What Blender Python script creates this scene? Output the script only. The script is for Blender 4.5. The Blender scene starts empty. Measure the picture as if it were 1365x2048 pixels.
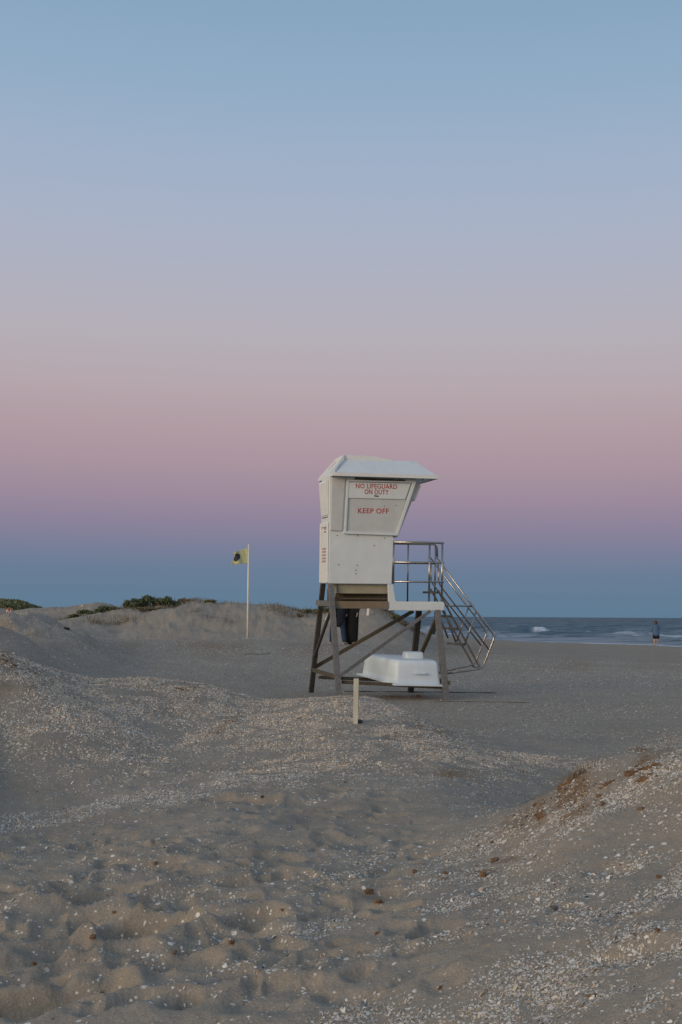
import bpy, bmesh, math, random
import numpy as np
from mathutils import Vector, Matrix, noise as mnoise
random.seed(7); RNG = np.random.default_rng(11)
S = bpy.context.scene
COL = S.collection
R = math.radians
# ------------------------------------------------------------------ camera
CZ = 1.47; F = 2400.0
PITCH = math.atan(208.4/F); ROLL = R(0.30)
CR = Matrix.Rotation(math.pi/2+PITCH, 3, 'X') @ Matrix.Rotation(ROLL, 3, 'Z')
cam = bpy.data.cameras.new('camera'); camo = bpy.data.objects.new('camera', cam); COL.objects.link(camo)
camo.matrix_world = Matrix.Translation((0, 0, CZ)) @ CR.to_4x4()
cam.sensor_fit = 'VERTICAL'; cam.sensor_height = 36.0; cam.lens = 36.0*F/2048.0
cam.clip_start = 0.05; cam.clip_end = 60000
S.camera = camo
def ray(px, py):
    return CR @ Vector(((px-682.5)/F, (1024-py)/F, -1.0))
def at(px, py, Y):
    d = ray(px, py); return Vector((d.x/d.y*Y, Y, CZ+d.z/d.y*Y))
CRN = np.array([[CR[i][j] for j in range(3)] for i in range(3)])
def project(X, Y, Z):
    P = np.stack([X, Y, Z-CZ], -1) @ CRN
    return 682.5 - F*P[..., 0]/P[..., 2], 1024 + F*P[..., 1]/P[..., 2]
# ------------------------------------------------------------------ tagging
def tag(o, label=None, cat=None, group=None, kind=None):
    if label: o['label'] = label
    if cat: o['category'] = cat
    if group: o['group'] = group
    if kind: o['kind'] = kind
    return o
def empty(name, loc=(0, 0, 0), mat=None):
    o = bpy.data.objects.new(name, None); COL.objects.link(o); o.empty_display_size = .2
    if mat is not None: o.matrix_world = mat
    else: o.location = loc
    return o
def link(name, me, mat=None, parent=None, smooth=False, bevel=0):
    o = bpy.data.objects.new(name, me); COL.objects.link(o)
    if mat is not None and not me.materials: me.materials.append(mat)
    if parent is not None: o.parent = parent
    if smooth: me.polygons.foreach_set('use_smooth', [True]*len(me.polygons))
    if bevel:
        b = o.modifiers.new('bevel', 'BEVEL'); b.width = bevel; b.segments = 2; b.limit_method = 'ANGLE'; b.angle_limit = R(35)
    return o
def obj(name, bm, mat=None, parent=None, smooth=False, bevel=0):
    bmesh.ops.recalc_face_normals(bm, faces=bm.faces)
    me = bpy.data.meshes.new(name); bm.to_mesh(me); bm.free()
    return link(name, me, mat, parent, smooth, bevel)
def obj_each(name, bm, mat=None, parent=None, smooth=False):
    left = set(bm.verts)
    while left:
        st_ = [left.pop()]; isl = set(st_)
        while st_:
            v = st_.pop()
            for e_ in v.link_edges:
                w = e_.other_vert(v)
                if w not in isl: isl.add(w); left.discard(w); st_.append(w)
        nb = bmesh.new(); mp_ = {v: nb.verts.new(v.co) for v in isl}
        for f in {f for v in isl for f in v.link_faces}: nb.faces.new([mp_[v] for v in f.verts])
        obj(name, nb, mat, parent, smooth)
    bm.free()
def npmesh(name, co, faces, k):
    me = bpy.data.meshes.new(name); n = len(faces)
    me.vertices.add(len(co)); me.vertices.foreach_set('co', np.ascontiguousarray(co, dtype=np.float32).ravel())
    me.loops.add(n*k); me.loops.foreach_set('vertex_index', np.ascontiguousarray(faces, dtype=np.int32).ravel())
    me.polygons.add(n); me.polygons.foreach_set('loop_start', np.arange(0, n*k, k, dtype=np.int32))
    me.polygons.foreach_set('loop_total', np.full(n, k, dtype=np.int32))
    me.update(calc_edges=True); return me
def vattr(me, name, val):
    a = me.attributes.new(name, 'FLOAT', 'POINT'); a.data.foreach_set('value', np.ascontiguousarray(val, dtype=np.float32))
def cattr(me, name, rgb):
    a = me.color_attributes.new(name, 'FLOAT_COLOR', 'POINT')
    c = np.ones((len(rgb), 4), dtype=np.float32); c[:, :3] = rgb; a.data.foreach_set('color', c.ravel())
# ------------------------------------------------------------------ numpy noise
def _h(ix, iy, s):
    n = (ix.astype(np.int64)*374761393 + iy.astype(np.int64)*668265263 + s*974634777) & 0xffffffff
    n = ((n ^ (n >> 13))*1274126177) & 0xffffffff
    n = ((n ^ (n >> 16))*2246822519) & 0xffffffff
    return ((n ^ (n >> 15)) & 0xffffff)/float(0xffffff)
def pn(x, y, s=0):
    xi = np.floor(x); yi = np.floor(y); xf = x-xi; yf = y-yi
    u = xf*xf*xf*(xf*(xf*6-15)+10); v = yf*yf*yf*(yf*(yf*6-15)+10)
    def g(a, b):
        t = _h(xi+a, yi+b, s)*2*np.pi
        return np.cos(t)*(xf-a)+np.sin(t)*(yf-b)
    return ((g(0, 0)*(1-u)+g(1, 0)*u)*(1-v)+(g(0, 1)*(1-u)+g(1, 1)*u)*v)*1.5
def fbm(x, y, o=4, s=0, g=.5):
    r = 0; a = 1
    for i in range(o):
        r = r+a*pn(x, y, s+i*17); x = x*2.03+3.1; y = y*2.03-1.7; a *= g
    return r
def sstep(a, b, x):
    t = np.clip((x-a)/(b-a), 0, 1); return t*t*(3-2*t)
# ------------------------------------------------------------------ terrain control points
CP = []
def P(px, py, Y):
    p = at(px, py, Y); CP.append((math.atan2(p.x, Y), math.log(math.hypot(p.x, Y)), p.z))
def W(px, Y, z):
    x = (px-682.5)/F*Y; CP.append((math.atan2(x, Y), math.log(math.hypot(x, Y)), z))
for px in (-700, 0, 300, 700, 1100, 1500, 2200): W(px, 1.2, .0)
for Y, z in ((6, .05), (9.8, .2), (11.5, .6), (14, .5)): W(-500, Y, z)
for px in (-1100, 2600):
    for Y, z in ((3, .1), (8, .2), (14, .3), (25, .3 if px > 0 else 1.0), (60, -.2 if px > 0 else 1.2)): W(px, Y, z)
# near row and foreground
for px, py, Y in ((-150, 2048, 4.3), (0, 2048, 4.3), (300, 2048, 4.15), (600, 2048, 4.1), (850, 2048, 4.0), (1100, 2048, 3.8), (1365, 2048, 3.5), (1560, 2048, 3.3),
                  (0, 1800, 5.7), (300, 1800, 5.6), (600, 1800, 5.6), (850, 1800, 5.4), (1100, 1800, 5.0), (1365, 1850, 4.3), (1365, 1700, 5.3), (1560, 1700, 5.0),
                  (0, 1670, 7.4), (300, 1665, 7.4), (600, 1660, 7.35),
                  (0, 1560, 9.4), (150, 1555, 9.5), (300, 1550, 9.6), (450, 1545, 9.6), (600, 1550, 9.4), (800, 1560, 9.35), (900, 1560, 9.5), (900, 1520, 10.5),
                  (0, 1470, 10.0), (0, 1400, 10.5), (100, 1400, 10.75), (150, 1440, 10.55), (150, 1500, 10.0), (300, 1450, 11.1), (380, 1460, 11.35), (480, 1465, 11.4), (600, 1470, 11.2), (700, 1470, 11.15), (712, 1448, 11.6), (800, 1490, 11.1),
                  # right mound crest
                  (1560, 1490, 6.6), (1450, 1492, 6.7), (1365, 1489, 6.8), (1300, 1495, 6.8), (1230, 1512, 6.9), (1190, 1533, 6.95), (1150, 1556, 7.0), (1110, 1585, 7.0), (1060, 1611, 7.0), (1000, 1634, 7.0),
                  (940, 1652, 7.0), (850, 1680, 6.9), (1150, 1640, 6.0), (1280, 1620, 5.9), (1000, 1700, 6.1),
                  # left mound crest
                  (-200, 1312, 11.0), (0, 1314, 11.2), (40, 1326, 11.35), (90, 1349, 11.4), (140, 1368, 11.6), (60, 1400, 10.6),
                  # middle mound crest
                  (175, 1373, 11.9), (225, 1362, 12.2), (300, 1357, 12.5), (360, 1360, 12.7), (420, 1371, 12.8), (475, 1391, 12.8), (540, 1405, 12.6), (600, 1397, 12.8),
                  (680, 1392, 13.0), (740, 1399, 13.0), (800, 1421, 12.8), (860, 1449, 12.5), (920, 1481, 12.2), (980, 1501, 12.1), (1080, 1517, 12.0), (1200, 1531, 11.8)):
    P(px, py, Y)
# behind the right mound
for px, z in ((1000, .12), (1100, .08), (1200, .05), (1365, .08), (1560, .1)): W(px, 8.6, z)
for px, z in ((1100, .03), (1250, .0), (1365, .0), (1560, .0)): W(px, 10.5, z)
# behind the middle mound
for px, z in ((-200, .6), (0, .7), (120, .62), (220, .25), (300, .15), (420, .08), (540, .05), (680, .02), (800, .0), (900, .0), (1000, .0), (1200, -.01), (1400, -.02)): W(px, 15.6, z)
for Y, row in ((21, ((-200, .9), (150, .45), (300, .12), (500, .03), (680, .0), (800, -.01), (900, -.01), (1100, -.03), (1365, -.05), (1700, -.06))),
               (24.5, ((640, .03), (820, .02))),
               (28, ((250, .55), (400, .42), (560, .36), (700, .3), (850, .15), (1000, .02), (1365, -.12), (1700, -.15))),
               (36, ((200, .8), (300, .76), (420, .74), (850, .32), (1000, .07), (1200, -.1), (1700, -.25))),
               (45, ((860, .32), (1000, .03), (1150, -.13), (1365, -.25), (1700, -.3))),
               (60, ((840, .3), (900, .12), (1000, -.06), (1150, -.22), (1365, -.36), (1700, -.42))),
               (75, ((840, .1), (900, -.05), (1000, -.2), (1150, -.32)))):
    for px, z in row: W(px, Y, z)
P(680, 1290, 35); P(720, 1289, 35); P(495, 1278, 38.7); P(560, 1280, 38)
# shore line (sea level -0.45) and sea bed
SHORE = ((1500, 1299, 74), (1365, 1293.5, 79.6), (1300, 1290, 84), (1150, 1285.5, 90), (1000, 1280.4, 99), (900, 1270, 121), (850, 1266, 135), (800, 1262, 150))
for px, py, Y in SHORE:
    W(px, Y, -.44); W(px, Y*1.15, -.95); W(px, Y*1.6, -2.0)
# far dunes
for px, py, Y in ((230, 1272, 45), (300, 1270, 45), (400, 1270, 45), (500, 1268, 45), (600, 1268, 45), (690, 1268, 44.5), (760, 1270, 44), (820, 1277, 44),
                  (150, 1240, 48), (200, 1229, 50), (250, 1219, 50.5), (300, 1210, 51), (350, 1204, 51.5), (395, 1201, 52), (430, 1207, 51), (470, 1208, 51), (497, 1213, 50), (550, 1209, 51),
                  (578, 1217, 50), (612, 1224, 50), (650, 1221, 50), (700, 1218, 50), (740, 1217, 50), (770, 1224, 49), (795, 1240, 48), (815, 1256, 47),
                  (60, 1220, 75), (95, 1218, 75), (125, 1221, 74), (165, 1214, 66), (200, 1206, 66), (225, 1212, 67), (25, 1228, 74), (110, 1246, 52), (60, 1240, 55),
                  (0, 1234, 28), (55, 1235, 28), (90, 1243, 27), (120, 1257, 26.5), (150, 1270, 26.5), (-200, 1225, 28), (200, 1277, 32),
                  (0, 1253, 20), (30, 1264, 20), (60, 1277, 20), (-200, 1235, 20),
                  (0, 1209, 130), (45, 1211, 130), (-200, 1200, 130), (75, 1226, 130)):
    P(px, py, Y)
for px in (-200, 0, 60): W(px, 23.5, .95)
for px, z in ((-200, 1.1), (0, .95), (100, .9), (160, .9)): W(px, 36, z)
for px in (200, 300, 400, 500, 600, 700): W(px, 58, .7)
for px, z in ((740, .5), (790, .2)): W(px, 58, z)
for px in (0, 100, 250, 400, 550, 700): W(px, 95, .3)
for px in (-800, -200, 0, 200, 400, 600, 750): W(px, 200, -.3 if px > 0 else .6)
for px in (-800, 0, 400, 700, 1000, 1400, 2000): W(px, 400, -3)
CP = np.array(CP)
def tps(r2): return r2*np.log(r2+1e-12)*.5
SC = np.array([3.2, 1.0])
_A = CP[:, :2]*SC; _n = len(CP)
_K = tps(((_A[:, None]-_A[None])**2).sum(-1))+np.eye(_n)*4e-4
_Pm = np.hstack([np.ones((_n, 1)), _A])
_M = np.zeros((_n+3, _n+3)); _M[:_n, :_n] = _K; _M[:_n, _n:] = _Pm; _M[_n:, :_n] = _Pm.T
_w = np.linalg.solve(_M, np.concatenate([CP[:, 2], np.zeros(3)]))
def base_z(X, Y):
    sh = X.shape; X = X.ravel(); Y = Y.ravel()
    az = np.clip(np.arctan2(X, Y), -.62, .62); lr = np.log(np.clip(np.hypot(X, Y), 1.2, 400))
    out = np.empty(len(X))
    for i in range(0, len(X), 40000):
        q = np.stack([az[i:i+40000], lr[i:i+40000]], -1)*SC
        d = ((q[:, None]-_A[None])**2).sum(-1)
        out[i:i+40000] = tps(d) @ _w[:_n] + _w[_n] + q @ _w[_n+1:]
    return out.reshape(sh)
# footprints and hollows raster (2 cm)
RX0, RX1, RY0, RY1, RS = -6.0, 6.0, 2.0, 16.0, .02
gx = np.arange(RX0, RX1, RS); gy = np.arange(RY0, RY1, RS)
FX, FY = np.meshgrid(gx, gy); FD = np.zeros_like(FX)
def dent(cx, cy, L, Wd, ang, dep, rim=.14):
    m = L*2.2
    i0, i1 = np.searchsorted(gx, (cx-m, cx+m)); j0, j1 = np.searchsorted(gy, (cy-m, cy+m))
    if i1 <= i0 or j1 <= j0: return
    x = FX[j0:j1, i0:i1]-cx; y = FY[j0:j1, i0:i1]-cy
    x = x+.04*pn(FX[j0:j1, i0:i1]*5, FY[j0:j1, i0:i1]*5, 5); y = y+.04*pn(FX[j0:j1, i0:i1]*5+9, FY[j0:j1, i0:i1]*5, 6)
    a = (x*math.cos(ang)+y*math.sin(ang))/L; b = (-x*math.sin(ang)+y*math.cos(ang))/Wd
    d = np.sqrt(a*a+b*b)*(1+.08*pn(FX[j0:j1, i0:i1]*16, FY[j0:j1, i0:i1]*16, 12))
    FD[j0:j1, i0:i1] += -dep*(1-sstep(.5, 1.0, d)) + dep*rim*np.exp(-((d-1.12)/.22)**2)
fr = random.Random(5)
for i in range(190):
    Y = 4.3*math.exp(fr.random()*.72); px = fr.uniform(-120, 820)
    if Y < 5.6 and px > 560: continue
    if Y > 7.4 and px < 430: continue
    X = (px-682)/F*Y
    dent(X, Y, fr.uniform(.12, .24), fr.uniform(.07, .12), fr.gauss(.4, .4), fr.uniform(.012, .031)*(1.1 if Y < 6.5 else .9), .22)
for (px, py, Y, L, Wd, a, d) in ((310, 1850, 5.25, .28, .16, .5, .075), (140, 1885, 5.1, .2, .13, .6, .055), (180, 1960, 4.55, .24, .13, .6, .055), (240, 1760, 5.8, .25, .13, .4, .05), (360, 1770, 5.7, .22, .1, .4, .045), (520, 1830, 5.3, .16, .1, .3, .06),
                                 (60, 1900, 4.9, .2, .1, .5, .05), (60, 1990, 4.5, .2, .1, .4, .05), (380, 1905, 4.8, .18, .08, .3, .05),
                                 (1115, 1815, 4.9, .1, .05, .3, .03), (1270, 1940, 4.1, .2, .1, -.3, .02), (690, 1800, 5.4, .2, .1, .4, .03), (880, 1890, 4.7, .16, .08, .5, .02)):
    dent((px-682.5)/F*Y, Y, L, Wd, a, d, .14)
for i in range(260):
    Y = 4.3*math.exp(fr.random()*.68); px = fr.uniform(-60, 860); dent((px-682)/F*Y, Y, fr.uniform(.05, .10), fr.uniform(.03, .06), fr.gauss(.4, .6), fr.uniform(.010, .022), .3)
for i in range(90):
    Y = fr.uniform(3.4, 12.5); px = fr.uniform(0, 1400); dent((px-682)/F*Y, Y, fr.uniform(.1, .22), fr.uniform(.06, .12), fr.uniform(-.3, 1.3), fr.uniform(.008, .02))
def sample(X, Y):
    fx = np.clip((X-RX0)/RS, 0, len(gx)-2); fy = np.clip((Y-RY0)/RS, 0, len(gy)-2)
    i = fx.astype(int); j = fy.astype(int); u = fx-i; v = fy-j
    r = (FD[j, i]*(1-u)+FD[j, i+1]*u)*(1-v)+(FD[j+1, i]*(1-u)+FD[j+1, i+1]*u)*v
    ins = (X > RX0) & (X < RX1-.05) & (Y > RY0) & (Y < RY1-.05)
    return r*ins
def ground_z(X, Y):
    r = np.hypot(X, Y); z = base_z(X, Y)
    near = 1-sstep(14, 20, r); far = sstep(40, 48, r)*(1-sstep(70, 90, r))*(1-sstep(2, 9, X))
    u = X*.8+Y*.6; v = -X*.6+Y*.8
    z = z+near*(.035*fbm(X*.7, Y*.7, 3, 1)+.016*fbm(u*1.8, v*3.4, 3, 3)+.0028*fbm(X*9, Y*9, 3, 5)+.013*(.35-np.abs(pn(u*1.5, v*3.6, 9)))+.005*(.35-np.abs(pn(u*3.5, v*6, 10)))+sstep(9.5, 8, r)*.012*(.35-np.abs(pn(u*2.6+.4*v, v*8, 19))))
    z = z+(1-near)*(.02*fbm(X*.35, Y*.35, 4, 21)+.008*pn(X*3, Y*3, 8))
    z = z+far*(.12*fbm(X*.35, Y*.35, 4, 31)+.10*(.4-np.abs(fbm(X*.8+Y*.5+z*1.5, Y*.9-X*.3, 4, 41, .6))))
    lm = np.exp(-((X+7.5)/2.8)**2-((Y-27)/2.5)**2)
    z = z+lm*.22*fbm(X*.9, Y*.9, 4, 61)
    return z+sample(X, Y)
def gz(x, y): return float(ground_z(np.array([x], float), np.array([y], float))[0])
def ground_hit(px, py, y0=3., y1=150.):
    ys = np.exp(np.linspace(math.log(y0), math.log(y1), 1500)); d = ray(px, py)
    g = ground_z(d.x/d.y*ys, ys); rz = CZ+d.z/d.y*ys
    k = np.where(g > rz)[0]; Y = ys[k[0]] if len(k) else y1
    x = d.x/d.y*Y; return Vector((x, float(Y), gz(x, Y)))
# ------------------------------------------------------------------ shell density and clay/shade masks
BLOBS = [(220, 1410, 230, 45, 12, 1.3), (60, 1350, 130, 38, -20, 1.0), (60, 1465, 150, 28, 8, .95), (420, 1450, 220, 45, 15, .75), (620, 1440, 190, 45, 5, .85), (800, 1460, 110, 38, -20, .85),
         (900, 1500, 110, 24, -17, .9), (1085, 1521, 160, 10, -5, 3.5), (1000, 1540, 90, 16, -14, .9), (640, 1530, 90, 24, 12, .95), (520, 1545, 120, 14, 16, 1.3), (380, 1590, 140, 12, 18, 1.5), (200, 1612, 130, 10, 14, 1.5), (40, 1645, 140, 13, 7, 1.5),
         (240, 1510, 60, 10, 20, .4), (175, 1348, 110, 14, -14, 1.2), (330, 1372, 200, 18, 0, 1.0), (660, 1402, 130, 14, 0, 1.0), (695, 1740, 75, 32, 20, 1.5), (640, 1860, 70, 22, 15, 1.2), (520, 1925, 90, 20, 10, .55), (445, 1865, 40, 16, 10, .7), (150, 1760, 160, 12, 8, .35), (320, 1790, 90, 14, 8, .35),
         (1290, 1560, 150, 55, 25, .75), (1080, 1660, 190, 32, 18, .75), (980, 1735, 150, 18, 12, .85), (880, 1725, 60, 18, 15, .7), (1200, 1690, 170, 26, 20, .5), (1300, 1760, 110, 45, 20, 1.2),
         (1150, 1845, 75, 26, 8, 1.6), (900, 1810, 90, 14, 15, .8), (830, 1780, 40, 12, 15, .6), (1060, 1785, 60, 16, 10, .7), (980, 1840, 110, 12, 18, .7), (760, 1900, 120, 14, 10, .5),
         (1000, 1960, 260, 30, 12, 1.4), (820, 2020, 170, 30, 12, 1.5), (1150, 2010, 200, 45, 5, 1.3), (1300, 1905, 140, 26, 12, 1.4), (1330, 1860, 90, 22, 10, .7), (620, 1600, 60, 8, 12, .4), (560, 2000, 70, 10, 15, .4)]
def shell_density(X, Y, Z):
    px, py = project(X, Y, Z); d = np.zeros_like(X)+.022
    d += .16*sstep(850, 1000, px)*sstep(1540, 1620, py)+.26*(1-sstep(1540, 1620, py))*(1-sstep(900, 1050, px))+.10*(1-sstep(560, 800, px))*sstep(1640, 1700, py)
    for cx, cy, rx, ry, a, amp in BLOBS:
        a = -R(a); x = px-cx; y = py-cy
        u = (x*math.cos(a)+y*math.sin(a))/rx; v = (-x*math.sin(a)+y*math.cos(a))/ry
        d += amp*np.exp(-(u*u+v*v)**1.3)
    u = X*.82+Y*.57; v = -X*.57+Y*.82
    n = .5+.9*fbm(u*1.3, v*4.2, 4, 91, .6)
    n2 = .5+.8*fbm(X*5, Y*5, 3, 95)
    return np.clip(d, 0, 1.4)*np.clip(n*1.15+.12, .0, 1.3)*np.clip(n2+.25, .15, 1.2)
CLAY_SHADE = [(1300, 1545, 70, 14, 20, 1.), (1270, 1530, 60, 8, 22, .9), (1140, 1565, 35, 12, 30, .9), (1100, 1600, 60, 14, 25, .7), (1220, 1590, 60, 8, 28, .8), (1120, 1640, 120, 25, 22, .45), (1270, 1500, 30, 4, 0, 1.3),
        (15, 1320, 35, 12, -20, 1.6), (60, 1345, 50, 14, -25, .6), (30, 1375, 60, 18, 0, .5), (365, 1378, 26, 7, 5, 1.6), (340, 1390, 60, 12, 10, .4), (1200, 1560, 160, 30, 25, .55), (1080, 1625, 90, 14, 25, .7), (450, 1450, 40, 7, 35, 1.), (690, 1400, 12, 3, 0, 1.2),
        (800, 1470, 70, 14, 5, .6), (700, 1465, 50, 8, 0, .5), (860, 1460, 50, 8, -25, .7), (1000, 1722, 40, 4, 10, .9), (960, 1745, 30, 5, 10, .8), (760, 1790, 60, 10, 5, .4), (900, 1548, 60, 10, 0, .5),
        (640, 1300, 420, 14, 0, .35), (330, 1290, 200, 8, 0, .35), (20, 1255, 60, 16, -15, .6), (1200, 1330, 250, 12, 2, .3), (760, 1395, 90, 9, 0, .5)]  # the far-left mound entry paints its shade with the clay colour
def clay_shade_mask(X, Y, Z):
    px, py = project(X, Y, Z); d = np.zeros_like(X)
    for cx, cy, rx, ry, a, amp in CLAY_SHADE:
        a = -R(a); x = px-cx; y = py-cy
        u = (x*math.cos(a)+y*math.sin(a))/rx; v = (-x*math.sin(a)+y*math.cos(a))/ry
        d += amp*np.exp(-(u*u+v*v))
    n = .5+.9*fbm(X*4*6/np.clip(Y, 6, 99), Y*4*6/np.clip(Y, 6, 99), 4, 71, .6)
    return np.clip(d*np.clip(n*1.6-.1, 0, 1.5), 0, 1.2)*(Y > 2)
# ------------------------------------------------------------------ materials
class NT:
    def __init__(s, name):
        s.m = bpy.data.materials.new(name); s.m.use_nodes = True; s.t = s.m.node_tree; s.n = s.t.nodes; s.b = s.n['Principled BSDF']
    def add(s, typ, **kw):
        n = s.n.new(typ)
        for k, v in kw.items():
            if k in n.inputs.keys(): n.inputs[k].default_value = v
            else: setattr(n, k, v)
        return n
    def l(s, a, b): s.t.links.new(a, b)
    def coord(s, kind='Object', scale=(1, 1, 1)):
        c = s.add('ShaderNodeTexCoord'); m = s.add('ShaderNodeMapping'); m.inputs['Scale'].default_value = scale
        s.l(c.outputs[kind], m.inputs['Vector']); return m.outputs[0]
    def noise(s, vec, scale, detail=4, rough=.55):
        n = s.add('ShaderNodeTexNoise'); n.inputs['Scale'].default_value = scale; n.inputs['Detail'].default_value = detail; n.inputs['Roughness'].default_value = rough
        s.l(vec, n.inputs['Vector']); return n.outputs[0]
    def ramp(s, fac, stops):
        r = s.add('ShaderNodeValToRGB'); e = r.color_ramp.elements
        while len(e) < len(stops): e.new(.5)
        for q, (p, c) in zip(e, stops): q.position = p; q.color = (*c, 1) if len(c) == 3 else c
        s.l(fac, r.inputs[0]); return r.outputs[0]
    def mix(s, f, a, b, typ='MIX'):
        m = s.add('ShaderNodeMix'); m.data_type = 'RGBA'; m.blend_type = typ
        for v, i in ((f, 0), (a, 6), (b, 7)):
            if hasattr(v, 'links'): s.l(v, m.inputs[i])
            else: m.inputs[i].default_value = v if not isinstance(v, tuple) else ((*v, 1) if len(v) == 3 else v)
        return m.outputs[2]
    def bump(s, h, strength=.3, dist=.01, prev=None):
        b = s.add('ShaderNodeBump'); b.inputs['Strength'].default_value = strength; b.inputs['Distance'].default_value = dist
        s.l(h, b.inputs['Height'])
        if prev is not None: s.l(prev, b.inputs['Normal'])
        s.l(b.outputs[0], s.b.inputs['Normal']); return b.outputs[0]
    def attr(s, name, out='Fac'):
        a = s.add('ShaderNodeAttribute'); a.attribute_name = name; return a.outputs[out]
def simple(name, c1, c2, scale=8, rough=.6, metal=0, stretch=(1, 1, 1), bump=.15, bd=.004, detail=5):
    t = NT(name); v = t.coord('Object', stretch); n = t.noise(v, scale, detail)
    t.l(t.ramp(n, ((.3, c1), (.7, c2))), t.b.inputs['Base Color']); t.b.inputs['Roughness'].default_value = rough; t.b.inputs['Metallic'].default_value = metal
    if bump: t.bump(n, bump, bd)
    return t.m
MS = {}
# sand
t = NT('sand'); geo = t.add('ShaderNodeNewGeometry').outputs['Position']
n1 = t.noise(geo, .9, 6, .6); n2 = t.noise(geo, 9, 6, .65); n3 = t.noise(geo, 110, 3, .6)
c = t.ramp(n1, ((.32, (.270, .218, .160)), (.68, (.355, .297, .230))))
c = t.mix(.32, c, t.ramp(n2, ((.3, (.215, .178, .134)), (.7, (.40, .34, .27)))))
c = t.mix(.3, c, t.ramp(n3, ((.3, (.12, .102, .083)), (.7, (.42, .385, .34)))))
clay = t.attr('clay')  # carries clay patches plus the painted shade of the far-left mound
cl = t.ramp(t.noise(geo, 14, 5, .6), ((.3, (.16, .095, .05)), (.7, (.28, .19, .11))))
c = t.mix(clay, c, cl)
# small crushed shell grains
def speck(scale, lo, hi):
    v = t.add('ShaderNodeTexVoronoi'); v.inputs['Scale'].default_value = scale; t.l(geo, v.inputs['Vector'])
    sep = t.add('ShaderNodeSeparateColor'); t.l(v.outputs['Color'], sep.inputs[0])
    th = t.add('ShaderNodeMath', operation='GREATER_THAN'); t.l(sep.outputs[0], th.inputs[0])
    sh = t.attr('shell'); mm = t.add('ShaderNodeMapRange'); mm.inputs['From Min'].default_value = 0; mm.inputs['From Max'].default_value = 1
    mm.inputs['To Min'].default_value = lo; mm.inputs['To Max'].default_value = hi; t.l(sh, mm.inputs['Value']); t.l(mm.outputs[0], th.inputs[1])
    ds = t.add('ShaderNodeMath', operation='LESS_THAN'); t.l(v.outputs['Distance'], ds.inputs[0]); ds.inputs[1].default_value = .42
    ml = t.add('ShaderNodeMath', operation='MULTIPLY'); t.l(th.outputs[0], ml.inputs[0]); t.l(ds.outputs[0], ml.inputs[1])
    return ml.outputs[0], sep.outputs[1]
f1, r1 = speck(70, .985, .55)
c = t.mix(f1, c, t.ramp(r1, ((.0, (.62, .58, .50)), (.5, (.75, .72, .66)), (1., (.50, .38, .26)))))
f2, r2 = speck(34, .994, .82)
c = t.mix(f2, c, t.ramp(r2, ((.0, (.60, .56, .50)), (.5, (.78, .75, .70)), (.93, (.45, .40, .34)), (1., (.08, .06, .05)))))
f3, r3 = speck(9, 1.01, 1.01)
c = t.mix(f3, c, t.ramp(r3, ((.0, (.60, .56, .50)), (.6, (.70, .68, .62)), (1., (.12, .08, .05)))))
t.l(c, t.b.inputs['Base Color']); t.b.inputs['Roughness'].default_value = .95; t.b.inputs['Specular IOR Level'].default_value = .15
b1 = t.bump(n2, .55, .03); b2 = t.bump(n3, .5, .006, b1); t.bump(f2, .4, .008, b2)
M_sand = t.m
# shells
t = NT('shell'); col = t.attr('Col', 'Color'); geo = t.add('ShaderNodeNewGeometry').outputs['Position']
t.l(t.mix(t.noise(geo, 260, 3), t.mix(1., col, (.82, .80, .78), 'MULTIPLY'), col), t.b.inputs['Base Color']); t.b.inputs['Roughness'].default_value = .5
M_shell = t.m
# gelcoat white
def gel(name, a, b, dirt, rough=.42, zs=1.):
    t = NT(name); v = t.coord('Object', (1, 1, .18)); n = t.noise(v, 7, 6, .62); v2 = t.coord('Object'); n2 = t.noise(v2, 3.1, 5, .6); n3 = t.noise(v2, 40, 3)
    c = t.mix(t.ramp(n2, ((.35, (0, 0, 0)), (.75, (1, 1, 1)))), a, b)
    c = t.mix(t.ramp(n, ((.52, (0, 0, 0)), (.85, (.28, .28, .28)))), c, dirt)
    t.l(c, t.b.inputs['Base Color']); t.l(t.ramp(n3, ((.3, (rough,)*3), (.7, (rough+.15,)*3))), t.b.inputs['Roughness'])
    t.bump(n3, .05, .002); return t.m
M_gel = gel('white_gelcoat', (.62, .66, .665), (.69, .73, .73), (.50, .50, .46))
M_gel2 = gel('panel_gelcoat', (.50, .51, .50), (.57, .58, .565), (.43, .43, .40))
M_cap = gel('roof_gelcoat', (.62, .67, .70), (.70, .74, .76), (.50, .50, .47), .3)
M_lip = gel('lip_gelcoat', (.70, .71, .69), (.78, .78, .76), (.55, .53, .47))
M_tub = gel('tub_gelcoat', (.60, .68, .73), (.67, .75, .80), (.50, .49, .45), .38)
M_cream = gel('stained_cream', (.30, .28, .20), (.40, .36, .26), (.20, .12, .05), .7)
M_rust = gel('rust_stained', (.22, .185, .13), (.19, .13, .08), (.16, .06, .025), .8)
t = NT('weathered_timber'); v = t.coord('Object', (9, 9, 1)); n = t.noise(v, 6, 7, .65); v2 = t.coord('Object'); n2 = t.noise(v2, 2.5, 4)
c = t.ramp(n, ((.25, (.075, .073, .072)), (.5, (.135, .132, .13)), (.75, (.20, .198, .193))))
c = t.mix(t.ramp(n2, ((.55, (0, 0, 0)), (.62, (.8, .8, .8)))), c, t.ramp(n, ((.3, (.15, .145, .14)), (.7, (.21, .205, .2)))))
t.l(c, t.b.inputs['Base Color']); t.b.inputs['Roughness'].default_value = .8; t.bump(n, .4, .004); M_timber = t.m
M_paintwood = simple('peeling_white_timber', (.20, .19, .18), (.55, .56, .55), 7, .75, 0, (4, 4, 1.2), .3)
M_brown = simple('brown_timber', (.06, .048, .030), (.125, .10, .062), 6, .85, 0, (8, 8, 1), .4)
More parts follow.
